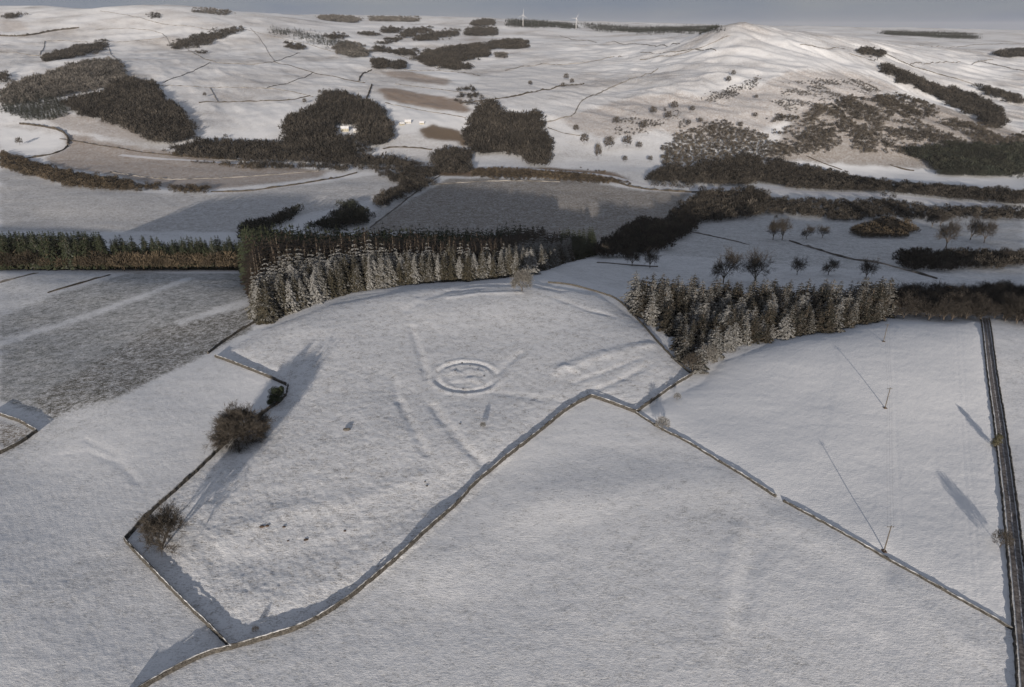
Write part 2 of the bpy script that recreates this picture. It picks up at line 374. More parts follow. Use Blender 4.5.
# amount of snow = cover + noise * (small everywhere, large where the stalks stand through)
nn = math_(nt, 'ADD', math_(nt, 'MULTIPLY', math_(nt, 'SUBTRACT', n1, .5), 1.5), math_(nt, 'MULTIPLY', math_(nt, 'SUBTRACT', n4, .5), 1.3))
nn = math_(nt, 'ADD', nn, math_(nt, 'MULTIPLY', math_(nt, 'SUBTRACT', n3, .5), .8))
amp = math_(nt, 'ADD', math_(nt, 'MULTIPLY', a_spk, 1.4), .25)
c_ = math_(nt, 'ADD', a_cov, math_(nt, 'MULTIPLY', nn, amp))
c_ = math_(nt, 'ADD', c_, math_(nt, 'MULTIPLY', math_(nt, 'SUBTRACT', n2, .5), .22))
fac = math_(nt, 'MULTIPLY', ramp(nt, c_, .26, .92), .985, True)
grass = mixc(nt, a_tan, (.068, .074, .060), (.25, .165, .105))
grass = mixc(nt, ramp(nt, n3, .35, .65), grass, mixc(nt, .5, grass, (.10, .075, .05)))
snow = mixc(nt, n2, (.76, .775, .80), SNOW)
nt.links.new(mixc(nt, fac, grass, snow), b.inputs['Base Color'])
b.inputs['Roughness'].default_value = .75
bp = N(nt, 'ShaderNodeBump'); bp.inputs['Strength'].default_value = .8; bp.inputs['Distance'].default_value = .17
hh = math_(nt, 'ADD', n1, math_(nt, 'MULTIPLY', n4, 1.2)); hh = math_(nt, 'MULTIPLY', hh, math_(nt, 'ADD', math_(nt, 'MULTIPLY', a_spk, 1.3), .55))
nt.links.new(hh, bp.inputs['Height']); nt.links.new(bp.outputs[0], b.inputs['Normal'])

def plain(name, c1, c2, scale=2.0, rough=.9, snowamt=None, snowscale=1.5, objrand=0, vary=False):
    m, nt, b = newmat(name); b.inputs['Roughness'].default_value = rough
    tc = N(nt, 'ShaderNodeNewGeometry')
    nz = noise_(nt, scale, 3, .6, tc.outputs['Position'])
    c = mixc(nt, ramp(nt, nz, .3, .7), c1, c2)
    if vary:
        hv = N(nt, 'ShaderNodeHueSaturation'); nt.links.new(c, hv.inputs['Color']); nt.links.new(attr(nt, 'vary'), hv.inputs['Value']); c = hv.outputs[0]
    if objrand:
        oi = N(nt, 'ShaderNodeObjectInfo'); hs = N(nt, 'ShaderNodeHueSaturation')
        nt.links.new(c, hs.inputs['Color']); nt.links.new(math_(nt, 'ADD', math_(nt, 'MULTIPLY', oi.outputs['Random'], objrand), 1-objrand/2), hs.inputs['Value'])
        c = hs.outputs[0]
    if snowamt is not None:
        sx_ = N(nt, 'ShaderNodeSeparateXYZ'); nt.links.new(tc.outputs['True Normal'], sx_.inputs[0])
        up = math_(nt, 'ABSOLUTE', sx_.outputs[2])
        sn = noise_(nt, snowscale, 3, .6, tc.outputs['Position'])
        v = math_(nt, 'ADD', math_(nt, 'MULTIPLY', up, .7), math_(nt, 'MULTIPLY', sn, 1.1))
        if objrand:
            v = math_(nt, 'ADD', v, math_(nt, 'MULTIPLY', math_(nt, 'SUBTRACT', oi.outputs['Random'], .5), .35))
        c = mixc(nt, ramp(nt, v, snowamt, snowamt+.22), c, (.24, .24, .235))
    nt.links.new(c, b.inputs['Base Color'])
    return m
M_SPRUCE = plain('spruce_needles', (.017,.017,.011), (.046,.039,.025), .6, .9, 1.05, 1.7, .08)
M_SPRUCE_DARK = plain('dark_spruce_needles', (.018,.026,.014), (.035,.040,.020), .5, .9, 1.36, .8, .3)
M_LARCH = plain('larch_twigs', (.044,.031,.022), (.030,.024,.018), .5, .9, 1.60, .8, .4)
M_PINE = plain('pine_needles', (.016,.017,.012), (.046,.037,.027), .4, .9, 1.15, 1.6, .16)
M_BARK = plain('bark', (.060,.048,.038), (.10,.085,.07), 3)
M_TWIG = plain('bare_twigs', (.040,.035,.029), (.072,.062,.052), .8, .9, None, 1, .3)
M_TWIG_SHADED = plain('shaded_bare_twigs', (.026,.023,.020), (.050,.043,.037), .8, .9, None, 1, .3)  # darker copy of the bare twigs, with the park's shade put into the colour
M_TWIG_FROST = plain('frosted_twigs', (.06,.056,.050), (.20,.195,.185), 1.2, .9, None, 1, .2)
M_WOOD = plain('woodland_twigs', (.018,.016,.014), (.048,.042,.035), .16, .9, vary=True)
M_HEDGE = plain('hedge_twigs', (.030,.026,.022), (.085,.072,.058), .25, .9)
M_SCRUB = plain('scrub_twigs', (.036,.031,.026), (.085,.074,.060), .12, .9, vary=True)
M_WOOD_GREY = plain('grey_woodland_twigs', (.045,.043,.040), (.12,.11,.10), .10, .9, vary=True)
M_WOOD_BROWN = plain('brown_scrub_twigs', (.040,.031,.021), (.080,.062,.041), .12, .9, vary=True)
M_FIR_FAR = plain('far_conifer_needles', (.016,.020,.015), (.030,.031,.023), .05, .9, vary=True)
M_FIR_FROST = plain('far_frosted_needles', (.060,.062,.052), (.12,.12,.11), .05, .9)
M_STONE = plain('wall_stone', (.030,.028,.025), (.095,.088,.078), 2.2, .95)
M_CAP = plain('wall_snow', (.10,.095,.085), (.62,.63,.65), .6)
M_FARWALL = plain('far_wall_stone', (.07,.065,.06), (.22,.21,.20), .05, .95)
M_ASPHALT = plain('wet_asphalt', (.065,.055,.050), (.22,.20,.19), 1.1, .6)
M_SLUSH = plain('road_slush', (.12,.12,.13), (.55,.55,.58), .8, .7)
M_LANE = plain('snowy_lane', (.50,.50,.52), (.66,.66,.69), .5, .7)
M_POLE = plain('weathered_pole', (.07,.06,.05), (.11,.10,.085), 2)
M_WIRE = plain('wire', (.06,.06,.06), (.08,.08,.08), 1)
M_HARL = plain('cream_render', (.30,.28,.22), (.38,.35,.28), 1)
M_WHITEWALL = plain('white_render', (.36,.35,.33), (.44,.43,.41), 1)
M_ROOFSNOW = plain('snowy_slate', (.46,.46,.48), (.72,.73,.75), .8)
M_GLASS = plain('dark_window', (.03,.035,.04), (.05,.05,.06), 1, .2)
M_TURB = plain('white_steel', (.45,.45,.46), (.50,.50,.51), 1, .5)
M_ROCK = plain('field_rock', (.06,.055,.05), (.12,.11,.10), 3)
M_RUSSET = plain('dead_bracken', (.07,.048,.036), (.12,.085,.065), 2)

# ------------------------------------------------------------------ the ground sheet
nR, nS = GX.shape
idx = np.arange(nR*nS).reshape(nR, nS)
Q = np.stack([idx[:-1,:-1], idx[:-1,1:], idx[1:,1:], idx[1:,:-1]], -1).reshape(-1, 4)
g = mk('ground', np.stack([GX, GY, GZ], -1), Q, gm, None, None, True, 4)
meta(g, 'snow-covered fields and hills with patches of grass and stubble', 'ground', None, 'structure')
for nm, arr in (('cover', cov), ('tan', tn), ('speckle', spk)):
    at = g.data.attributes.new(nm, 'FLOAT', 'POINT'); at.data.foreach_set('value', arr.astype(np.float32).ravel())
del Q, idx

# ------------------------------------------------------------------ walls, road
def ribbon(P, prof, lift=0, jit=0, seed=0):
    """sweep a cross-section [(offset, height)...] along world points P; returns V,T (open ends capped roughly)"""
    P = np.array(P); t = np.gradient(P, axis=0); t /= np.linalg.norm(t, axis=1)[:,None]+1e-9
    nrm = np.stack([t[:,1], -t[:,0]], -1); k = len(prof); r = np.random.default_rng(seed)
    V = []
    base = Zq(P[:,0], P[:,1]); hv = 1+jit*6*fbm(P[:,0]/3.5+seed, P[:,1]/3.5, 3, 7)
    for i, (o, h) in enumerate(prof):
        x = P[:,0]+nrm[:,0]*o; y = P[:,1]+nrm[:,1]*o
        jj = r.normal(0, 1, len(P))*jit
        z = (base if h > 0 else np.minimum(base, Zq(x, y))) + (h*hv if h > .1 else h) + (jj if h > 0 else 0) + lift
        V.append(np.stack([x + (r.normal(0,1,len(P))*jit if h > 0 else 0), y, z], -1))
    V = np.stack(V, 1); m = len(P); T = []
    ii = np.arange((m)*k).reshape(m, k)
    a, b_, c, d = ii[:-1,:-1], ii[:-1,1:], ii[1:,1:], ii[1:,:-1]
    T = np.concatenate([np.stack([a,b_,c],-1).reshape(-1,3), np.stack([a,c,d],-1).reshape(-1,3)])
    ends = [(0, i, i+1) for i in range(1, k-1)] + [((m-1)*k, (m-1)*k+i+1, (m-1)*k+i) for i in range(1, k-1)]
    return V.reshape(-1,3), np.concatenate([T, np.array(ends)])
def worldline(px, step, smooth=2):
    w = [c[:2] for c in (cast(*p) for p in px) if c]
    if smooth: w = smoothpoly(w, smooth)
    return np.array(dens([tuple(p) for p in w], step))
def stone_wall(px, label, h=1.15, w=.29, smooth=2, seed=0, cap=True, group='dry stone walls around the fields'):
    P = worldline(px, .8, smooth); r = np.random.default_rng(seed)
    P = P + np.cumsum(r.normal(0, .02, P.shape), 0)*0.0 + r.normal(0, .05, P.shape)
    o = (P[0][0], P[0][1], float(Zq(*P[0])))
    root = empty('stone_wall', (0,0,0), label, 'wall', group)
    V, T = ribbon(P, [(-w-.1,-.4),(-w,.02),(-w*.62,h),(w*.62,h),(w,.02),(w+.1,-.4)], 0, .05, seed)
    mk('masonry', V, T, M_STONE, root)
    if cap:
        V, T = ribbon(P, [(-w*.45,h-.03),(-w*.36,h+.07),(0,h+.12),(w*.36,h+.07),(w*.45,h-.03)], 0, .03, seed+1)
        mk('snow_cap', V, T, M_CAP, root)
    return root
stone_wall([(118,704),(140,690),(180,667),(214,652),(231,649)], 'stone wall running from the lower left edge of the photo to the wall junction', seed=1)
stone_wall([(231,649),(262,640),(300,629),(340,606),(372,580),(405,552),(432,526),(458,504),(472,486),(500,463),(540,432),(568,408),(591,397)], 'long curving dry stone wall along the lower side of the ring field', seed=2)
stone_wall([(231,649),(205,622),(180,599),(150,568),(125,541)], 'short straight stone wall between the junction and the left corner of the ring field', seed=3, smooth=1)
stone_wall([(125,541),(150,513),(180,487),(215,454),(240,430),(262,414),(285,399),(288,386)], 'stone wall climbing past both big bare trees on the left of the ring field', seed=4, smooth=1)
stone_wall([(288,386),(270,378),(245,368),(215,357)], 'low snow-topped wall just above the dark evergreen tree', seed=5, smooth=1, h=1.1)
stone_wall([(208,354),(222,343),(240,331),(254,323)], 'short wall end beside the left corner of the spruce plantation', seed=6, smooth=0, h=1.2)
stone_wall([(591,397),(615,405),(636,413)], 'top corner piece of wall between the two wall junctions', seed=7, smooth=1)
stone_wall([(636,413),(662,430),(684,440),(720,462),(750,480),(776,497)], 'stone wall below the frosted bush, from the junction down to the gap', seed=8, smooth=1, h=.6, w=.36)
stone_wall([(783,501),(820,521),(860,543),(900,566),(950,594),(990,616),(1012,629)], 'straight stone wall running from the gap down to the road', seed=9, smooth=1, h=.5, w=.38)
stone_wall([(636,413),(655,399),(675,385),(692,375)], 'double-edged wall linking the junction to the corner of the frosted wood', seed=10, smooth=1, h=1.1)
stone_wall([(692,375),(672,358),(655,340),(640,322),(618,299),(600,293),(575,286),(548,283)], 'curved fence wall along the left edge of the frosted wood', seed=11, h=.9, w=.25, cap=False)
stone_wall([(-8,412),(20,422),(37,432),(20,444),(-8,458)], 'wall corner poking in at the left edge below the stubble field', seed=12, smooth=0, h=1.2)
# the road on the right
def sheet(name, P, w0, w1, lift, mat, parent=None):
    V, T = ribbon(P, [(w0, .0001), ((w0+w1)/2, .0001), (w1, .0001)], lift)
    Z = Zq(V[:,0], V[:,1]) ; V[:,2] = Z + lift
    return mk(name, V, T[:-2], mat, parent)
RP = worldline([(985,318),(988,340),(993,380),(1001,430),(1006,470),(1012,520),(1017,570),(1022,620),(1028,687),(1034,760)], 1.0, 1)
r_ = sheet('road', RP, -1.1, 1.1, .05, M_ASPHALT); meta(r_, 'narrow wet road running away up the right edge', 'road', None, 'structure')
r2 = sheet('snow_strip', RP, -.12, .12, .075, M_SLUSH); meta(r2, 'strip of snow left between the wheel tracks of the road', 'snow', None, 'structure')
for off, lab, sd in ((-1.65, 'stone wall on the left verge of the narrow road', 30), (1.8, 'stone wall on the right verge of the narrow road', 31)):
    t = np.gradient(RP, axis=0); t /= np.linalg.norm(t, axis=1)[:,None]; Pw = RP + np.stack([t[:,1], -t[:,0]], -1)*off
    Pw = Pw + np.random.default_rng(sd).normal(0, .05, Pw.shape)
    root = empty('stone_wall', (0,0,0), lab, 'wall', 'dry stone walls around the fields')
    V, T = ribbon(Pw, [(-.32,-.3),(-.28,.02),(-.14,.55),(.14,.55),(.28,.02),(.32,-.3)], 0, .05, sd); mk('masonry', V, T, M_STONE, root)
# valley road
VR = worldline([(120,155),(180,160),(250,164),(326,167),(400,170),(470,167),(551,170),(607,175),(637,184),(693,188),(764,189),(840,193),(917,199),(1024,209)], 6, 1)
sheet('road', VR, -5, 5, .12, M_LANE); meta(bpy.data.objects[-1] if False else COL.objects[-1], 'snowy road along the valley floor', 'road', None, 'structure')

# distant field walls and hedges
def far_line(px, label, name='field_wall', cat='wall', h=1.7, w=.8, mat=None, group='thin field boundaries on the far slopes'):
    P = worldline(px, 5, 1); h = h*.75
    if len(P) < 2: return
    V, T = ribbon(P, [(-w,-.6),(-w*.8,h*.8),(0,h),(w*.8,h*.8),(w,-.6)], 0, .18, len(P))
    o = mk(name, V, T, mat or M_FARWALL); return meta(o, label, cat, group)
FL = [
 ([(470,172),(551,175),(607,180),(637,189),(693,193),(764,194)], 'thin hedge along the near side of the valley road', 2.6),
 ([(60,139),(110,147),(160,155),(250,161)], 'thin hedge following the valley road on the left', 1.8),
 ([(250,28),(262,40),(275,62)], 'wall dropping down the slope past the oval copse', 1.6),
 ([(100,11),(150,22),(200,28),(216,31)], 'wall on the bright far left hill reaching the tapering plantation', 2.2),
 ([(95,30),(120,28),(160,30),(170,44)], 'bent wall above the narrow plantation strip', 2.0),
 ([(107,42),(112,56),(118,61)], 'short wall dropping to the top of the big wood', 2.0),
 ([(243,29),(300,42),(334,52)], 'wall linking the tapering plantation to the thin plantation', 1.8),
 ([(210,88),(218,102)], 'short cross wall left of the farm wood fields', 1.8),
 ([(380,45),(420,62),(440,70)], 'wall crossing below the hill gap', 2.0),
 ([(404,70),(450,70),(480,76)], 'fence along the top of the upper brown field', 2.0),
 ([(395,84),(430,88),(470,94)], 'fence between the two long brown fields', 1.6),
 ([(385,103),(430,112),(466,118)], 'fence below the lower brown field', 1.6),
 ([(640,60),(690,52),(730,36)], 'wall climbing towards the round summit', 2.4),
 ([(560,36),(620,42),(680,44)], 'wall on the far slope under the skyline forest', 2.6),
 ([(800,45),(830,50),(857,53)], 'wall along the shoulder right of the summit', 2.2),
 ([(885,54),(907,64),(914,67)], 'wall from the shoulder plantation down the right hill', 2.2),
 ([(920,46),(970,45),(1024,44)], 'level wall high on the far right hill', 2.6),
 ([(780,168),(830,176),(880,186)], 'hedge along the lower edge of the sunny far field', 2),
 ([(430,185),(470,182),(520,181),(560,182)], 'fence along the top of the shaded ribbed field', 1.4),
 ([(440,176),(425,186),(400,205),(370,228)], 'fence down the left side of the shaded ribbed field', 1.6),
 ([(0,52),(25,55),(46,56)], 'thin wall at the far left edge above the big wood', 2.2),
 ([(44,41),(107,42),(133,41),(165,38)], 'thin wall left of the long tapering plantation', 2.2),
 ([(40,55),(45,41)], 'short wall joining two longer walls on the far left slope', 2.0),
 ([(188,50),(199,56),(211,62),(235,64),(260,64),(275,62),(300,53)], 'wall running right from the foot of the tapering plantation', 2.0),
 ([(163,83),(187,74),(211,63)], 'slanting wall from the big wood up to the wall bend', 1.8),
 ([(160,86),(200,87),(260,88),(285,90),(313,97)], 'level wall running right from the notch of the big wood', 1.6),
 ([(199,103),(230,102),(260,101),(285,101),(310,96)], 'broken hedge above the pale field left of the farm wood', 2.2),
 ([(274,62),(301,69),(330,76),(352,81),(365,83)], 'wall sloping down to the dark hedge near the brown fields', 1.8),
 ([(313,72),(301,79),(267,88)], 'curved branch wall above the farm wood', 1.8),
 ([(359,81),(360,77),(364,73),(372,70)], 'thick dark curved hedge left of the upper brown field', 3.5),
 ([(372,85),(369,93),(366,101)], 'thick dark straight hedge above the farm wood', 4),
 ([(543,123),(560,119),(574,116),(578,106),(584,99),(605,90),(627,81),(658,69)], 'wall climbing the middle slope from the dark wood', 2.4),
 ([(505,71),(530,65),(576,64),(610,58),(622,53),(665,53),(699,48),(716,51)], 'long faint wall across the upper middle slope', 2.4),
 ([(460,104),(500,99),(525,94),(551,89),(584,84)], 'scrubby hedge on the middle slope', 3.2),
 ([(548,128),(562,133),(580,136)], 'short faint fence right of the dark wood', 1.5),
 ([(907,64),(950,62),(993,60)], 'level wall on the far right hill', 2.6),
 ([(914,67),(940,75),(973,84)], 'slanting wall between the two right-hand plantations', 2.4),
 ([(978,61),(1000,66),(1024,71)], 'wall reaching the right edge below the far plantation', 2.4),
 ([(850,54),(862,57),(872,62),(880,56)], 'small wall pen on the shoulder of the right hill', 2.2),
 ([(110,172),(140,177),(178,180),(225,178),(260,176),(319,171)], 'curving fence line across the tan valley field', 1.5),
 ([(211,192),(235,192),(260,190),(295,185),(326,180),(357,173)], 'dark hedge between the tan field and the snowy valley field', 2.2),
 ([(789,241),(815,249),(840,257),(860,261),(879,263),(905,270),(937,279)], 'dark wall curving over the shaded park behind the frosted wood', 1.6),
 ([(597,263),(625,265),(658,267)], 'short fence by the pair of bare trees in the shade', 1.0),
 ([(691,232),(720,238),(750,245)], 'thin fence in the shaded snow above the frosted wood', 1.0),
 ([(0,283),(18,278),(38,273)], 'fence line in the top left corner of the stubble field', .9),
 ([(48,293),(80,284),(110,275)], 'dark hedge-like strip crossing the top of the stubble field', .9),  # low dark strip swept along this line
 ([(806,156),(820,162),(842,170)], 'slanting hedge in the sunny field across the river', 2),
 ([(890,165),(905,170),(914,171)], 'short dark hedge in the middle of the sunny far field', 2),
 ([(0,36),(20,37),(43,33),(60,30),(79,28)], 'dark tree line on the upper left hill', 7),
 ([(383,149),(395,147),(418,148),(432,150)], 'dark hedge below the orange shed', 3),
 ([(68,146),(60,152),(45,156),(22,159)], 'dark river bank hedge in the loop on the left', 3),
 ([(20,124),(45,127),(62,131),(69,138),(68,145)], 'dark hedge around the river loop on the left', 4),
]
for px, lab, h in FL:
    hedge = 'hedge' in lab or 'tree line' in lab
    far_line(px, lab, 'hedge' if hedge else ('wire_fence' if 'fence' in lab else 'stone_wall'), 'hedge' if hedge else ('fence' if 'fence' in lab else 'wall'), h, max(.5, h*.35), M_HEDGE if hedge else None)

# ------------------------------------------------------------------ tree builders
def conifer(seed, h=1.0, rad=.17, lev=26, br=9, droop=.35, base=.06, sparse=0.0):
    r = random.Random(seed); V = []; T = []
    for l in range(lev):
        f = (l+r.random()*.6)/lev; z = base+(1-base)*f; R_ = rad*(1-f)**.62*(.9+.25*r.random())+.004
        nb = max(4, int(br*(1-f*.5)))
        for b_ in range(nb):
            if r.random() < sparse: continue
            an = 2*pi*(b_+r.random()*.8)/nb + l*1.3; L = R_*(.65+.5*r.random()); w = L*.30+.004
            dx, dy = cos(an), sin(an); sx_, sy_ = -dy, dx; d = droop*(.5+r.random())*L
            up = .25*L
            p0 = (0, 0, z); pm = (dx*L*.55, dy*L*.55, z+up*.15-d*.25); tip = (dx*L, dy*L, z-d+up*.1)
            l_ = (dx*L*.5+sx_*w, dy*L*.5+sy_*w, z-d*.55-.008*r.random()); rr_ = (dx*L*.5-sx_*w, dy*L*.5-sy_*w, z-d*.55-.008*r.random())
            l2 = (dx*L*.8+sx_*w*.8, dy*L*.8+sy_*w*.8, z-d*1.0); r2_ = (dx*L*.8-sx_*w*.8, dy*L*.8-sy_*w*.8, z-d*1.0)
            k = len(V); V += [p0, pm, tip, l_, rr_, l2, r2_]
            T += [(k,k+3,k+1),(k,k+1,k+4),(k+1,k+5,k+2),(k+1,k+2,k+6)]
    k = len(V); V += [(.006,0,.93),(-.004,.006,.93),(-.004,-.006,.93),(0,0,1.02)]; T += [(k,k+1,k+3),(k+1,k+2,k+3),(k+2,k,k+3)]
    return np.array(V)*h, np.array(T)
def proto_tree(name, V, T, crown_mat, trunk_h, trunk_r, label, cat, group, trunk_mat=None):
    root = empty(name, (0,0,-500), label, cat, group)
    m = MB(); m.tube((0,0,-.4), (0,0,trunk_h), trunk_r, trunk_r*.4, 6)
    t = m.build('trunk', trunk_mat or M_BARK, root); c = mk('crown', V, T, crown_mat, root)
    KIDS[root.name] = [t, c]; root['used'] = 0
    return root
def plant_tree(root, x, y, h, label=None, group=None, rz=None, wide=1.0, z=None, flat=None):
    """the first planting moves the prototype itself, later ones copy it; prototypes are 1 unit = 1 m at height 20"""
    z = float(Zq(x, y)) if z is None else z
    s = h/root['ph']; rz = random.random()*6.28 if rz is None else rz
    sc = (s*wide, s*wide, s)
    if not root['used']:
        root['used'] = 1; root.location = (x, y, z); root.rotation_euler = (0,0,rz); root.scale = sc
        if label: root['label'] = label
        if group: root['group'] = group
        return root
    c = clone(root, (x, y, z), rz, sc, label, group); c['used'] = 1; return c

def bare_tree(seed, h=15, spread=.62, depth=4, nb=(6,5,5,4), twl=.9, tw=.035, trunkf=.16, upb=.25):
    """returns (trunk MB, crown MB)"""
    r = random.Random(seed); tk = MB(); SEG = []
    def rdir(d, ang):
        a = np.array([r.gauss(0,1), r.gauss(0,1), r.gauss(0,1)]); a -= d*a.dot(d); a /= np.linalg.norm(a)+1e-9
        v = d*cos(ang)+a*sin(ang); return v/np.linalg.norm(v)
    top = np.array([r.gauss(0,.2), r.gauss(0,.2), h*trunkf]); tk.tube((0,0,-.5), top, h*.026, h*.020, 7)
    tv = []; 
    def grow(p, d, L, rad, lv):
        q = p; n_ = 3 if lv < 2 else 2; pts = [p]
        for i in range(n_):
            d = rdir(d, .18); d[2] += upb*.25*(1 if lv < 2 else .3); d /= np.linalg.norm(d)
            q2 = q+d*L/n_; r0 = rad*(1-.5*i/n_); r1_ = rad*(1-.5*(i+1)/n_)
            (tk if lv == 0 else cr).tube(q, q2, r0, r1_, 5 if lv == 0 else 3); q = q2; pts.append(q)
        if lv == depth-1:
            for k in range(nb[-1]):
                f = r.random(); i = min(int(f*n_), n_-1); s = pts[i]+(pts[i+1]-pts[i])*(f*n_-i)
                v = rdir(d, r.uniform(.3, 1.0)); l_ = twl*r.uniform(.5, 1.2); a = np.cross(v, (r.gauss(0,1), r.gauss(0,1), r.gauss(0,1))); a /= np.linalg.norm(a)+1e-9
                tv.append((s-a*tw, s+a*tw, s+v*l_))
            return
        for k in range(nb[lv]):
            f = r.uniform(.35, 1.0) if k else 1.0; i = min(int(f*n_), n_-1); s = pts[i]+(pts[i+1]-pts[i])*(f*n_-i)
            grow(s, rdir(d, r.uniform(.35, .95)), L*r.uniform(.55, .8), rad*.5, lv+1)
    cr = MB()
    nl = nb[0]+1
    for k in range(nl):
        an = 2*pi*(k+r.random()*.6)/nl; tilt = spread*r.uniform(.35, 1.35)
        d = np.array([cos(an)*sin(tilt), sin(an)*sin(tilt), cos(tilt)]); grow(top*r.uniform(.75,1), d, h*.36*r.uniform(.8, 1.15), h*.012, 0)
    V = np.array(tv).reshape(-1, 3); cr.add(V, np.arange(len(V)).reshape(-1, 3))
    return tk, cr
def bare_proto(seed, h, mat, label, cat='tree', group=None, name='bare_tree', **kw):
    tk, cr = bare_tree(seed, h, **kw)
    root = empty(name, (0,0,-500), label, cat, group)
    t = tk.build('trunk', M_BARK, root); c = cr.build('crown', mat, root)
    V = cr.out()[0]; root['ph'] = float(V[:,2].max()); KIDS[root.name] = [t, c]; root['used'] = 0
    return root

# ------------------------------------------------------------------ spruce plantation (left) : individuals in front, one mass behind
def world_fill(poly_px, spacing, seed=0, jit=.35, step=8):
    w = np.array(castpoly(poly_px, step)); r = np.random.default_rng(seed)
    xs = np.arange(w[:,0].min(), w[:,0].max(), spacing); ys = np.arange(w[:,1].min(), w[:,1].max(), spacing)
    X, Y = np.meshgrid(xs, ys); X = X.ravel()+r.uniform(-jit, jit, X.size)*spacing; Y = Y.ravel()+r.uniform(-jit, jit, Y.size)*spacing
    m = pip(X, Y, w.tolist()); return X[m], Y[m], w
def set_ph(root, v): root['ph'] = v; return root
SPR = [set_ph(proto_tree('spruce_tree', *conifer(s, 20, .155+.02*(s%3), 24, 9, .55), M_SPRUCE, 17, .22, 'snow-dusted spruce packed into the long plantation behind the ring field', 'tree', 'spruces of the long plantation'), 20.4) for s in (1,2,3,4,5)]
LAR = [set_ph(proto_tree('larch_tree', *conifer(s, 20, .13, 22, 7, .15, .12, .25), M_LARCH, 18, .2, 'bare brown larch standing behind the front rows of the long plantation', 'tree', 'larches of the long plantation'), 20.4) for s in (11,12,13)]
DRK = [set_ph(proto_tree('fir_tree', *conifer(s, 20, .15, 22, 8, .5), M_SPRUCE_DARK, 17, .2, 'dark conifer in the shaded belt beyond the stubble field', 'tree', 'conifers of the dark belt on the left'), 20.4) for s in (21,22,23)]
PIN = [set_ph(proto_tree('conifer_tree', *conifer(s, 14, .20+.02*(s%2), 17, 8, .35, .08, .08), M_PINE, 12, .2, 'frosted conifer in the mixed wood on the right', 'tree', 'conifers of the mixed wood'), 14.3) for s in (31,32,33,34)]
def mass_from(name, label, cat, X, Y, H, temps, mat, wide=1.0, seed=0, group=None, zoff=0):
    """many plants nobody could count, baked into one mesh"""
    if len(X) == 0: return None
    r = np.random.default_rng(seed); Z = Zq(X, Y)+zoff; VV = []; TT = []; AA = []; off = 0; vr = np.exp(r.normal(0, .26, len(X)))*(1+.7*fbm(X/45, Y/45, 2, 77))
    ti = r.integers(0, len(temps), len(X)); an = r.uniform(0, 6.28, len(X)); wd = wide*r.uniform(.8, 1.25, len(X))
    for k, (V, T) in enumerate(temps):
        s = np.where(ti == k)[0]
        if not len(s): continue
        c, sn = np.cos(an[s])[:,None], np.sin(an[s])[:,None]; h = H[s][:,None]; w_ = h*wd[s][:,None]
        x = (V[None,:,0]*c - V[None,:,1]*sn)*w_ + X[s][:,None]; y = (V[None,:,0]*sn + V[None,:,1]*c)*w_ + Y[s][:,None]
        z = V[None,:,2]*h + Z[s][:,None]
        AA.append(np.repeat(vr[s], len(V)))
        VV.append(np.stack([x, y, z], -1).reshape(-1, 3)); TT.append((T[None]+(np.arange(len(s))*len(V))[:,None,None]).reshape(-1, 3)+off); off += len(s)*len(V)
    o = mk(name, np.concatenate(VV), np.concatenate(TT), mat)
    if 'vary' not in o.data.attributes: at_ = o.data.attributes.new('vary', 'FLOAT', 'POINT'); at_.data.foreach_set('value', np.concatenate(AA).astype(np.float32))
    return meta(o, label, cat, group, 'stuff')
T_CON = [conifer(s, 1, .17, 12, 6, .5) for s in (41,42,43)]
T_LAR = [conifer(s, 1, .13, 12, 5, .15, .12, .2) for s in (44,45)]
def broad(seed, n_=70, low=.12, flat=.5, tw=.05, tl=.16, shell=.35):
    """small bare crown: short branches and many twig slivers fanning up and out from the stem"""
    r = random.Random(seed); V = []; T = []
    for k in range(n_):
        an = r.uniform(0, 6.28); u = r.random()**shell; el = math.acos(r.uniform(-.55, 1)); R_ = u
        c = np.array([cos(an)*sin(el)*R_*flat*.9, sin(an)*sin(el)*R_*flat*.9, low+(1-low)*.5+cos(el)*R_*(1-low)*.5])
        v = c-np.array([0,0,low*.7]); v = v/np.linalg.norm(v)+np.array([r.gauss(0,.4), r.gauss(0,.4), r.gauss(0,.4)]); v /= np.linalg.norm(v)
        a = np.cross(v, (r.gauss(0,1), r.gauss(0,1), r.gauss(0,1))); a /= np.linalg.norm(a)+1e-9
        s = r.uniform(.6, 1.3); i = len(V); V += [c-a*tw*s-v*tl*s*.5, c+a*tw*s-v*tl*s*.5, c+v*tl*s]; T.append((i, i+1, i+2))
    i = len(V); V += [(-.02,0,-.03),(.02,0,-.03),(0,.01,.6),(0,-.02,-.03),(0,.02,-.03),(.01,0,.6)]; T += [(i,i+1,i+2),(i+3,i+4,i+5)]
    return np.array([np.array(v) for v in V]), np.array(T)
T_BRO = [broad(s, 80) for s in (51,52,53)]
T_BRO_FINE = [broad(s, 260, .12, .5, .017, .13) for s in (54,55,56)]
T_BUSH = [broad(s, 60, .02, .75, .06, .2) for s in (57,58)]
T_BUSH_FINE = [broad(s, 180, .02, .8, .022, .16) for s in (59,60)]

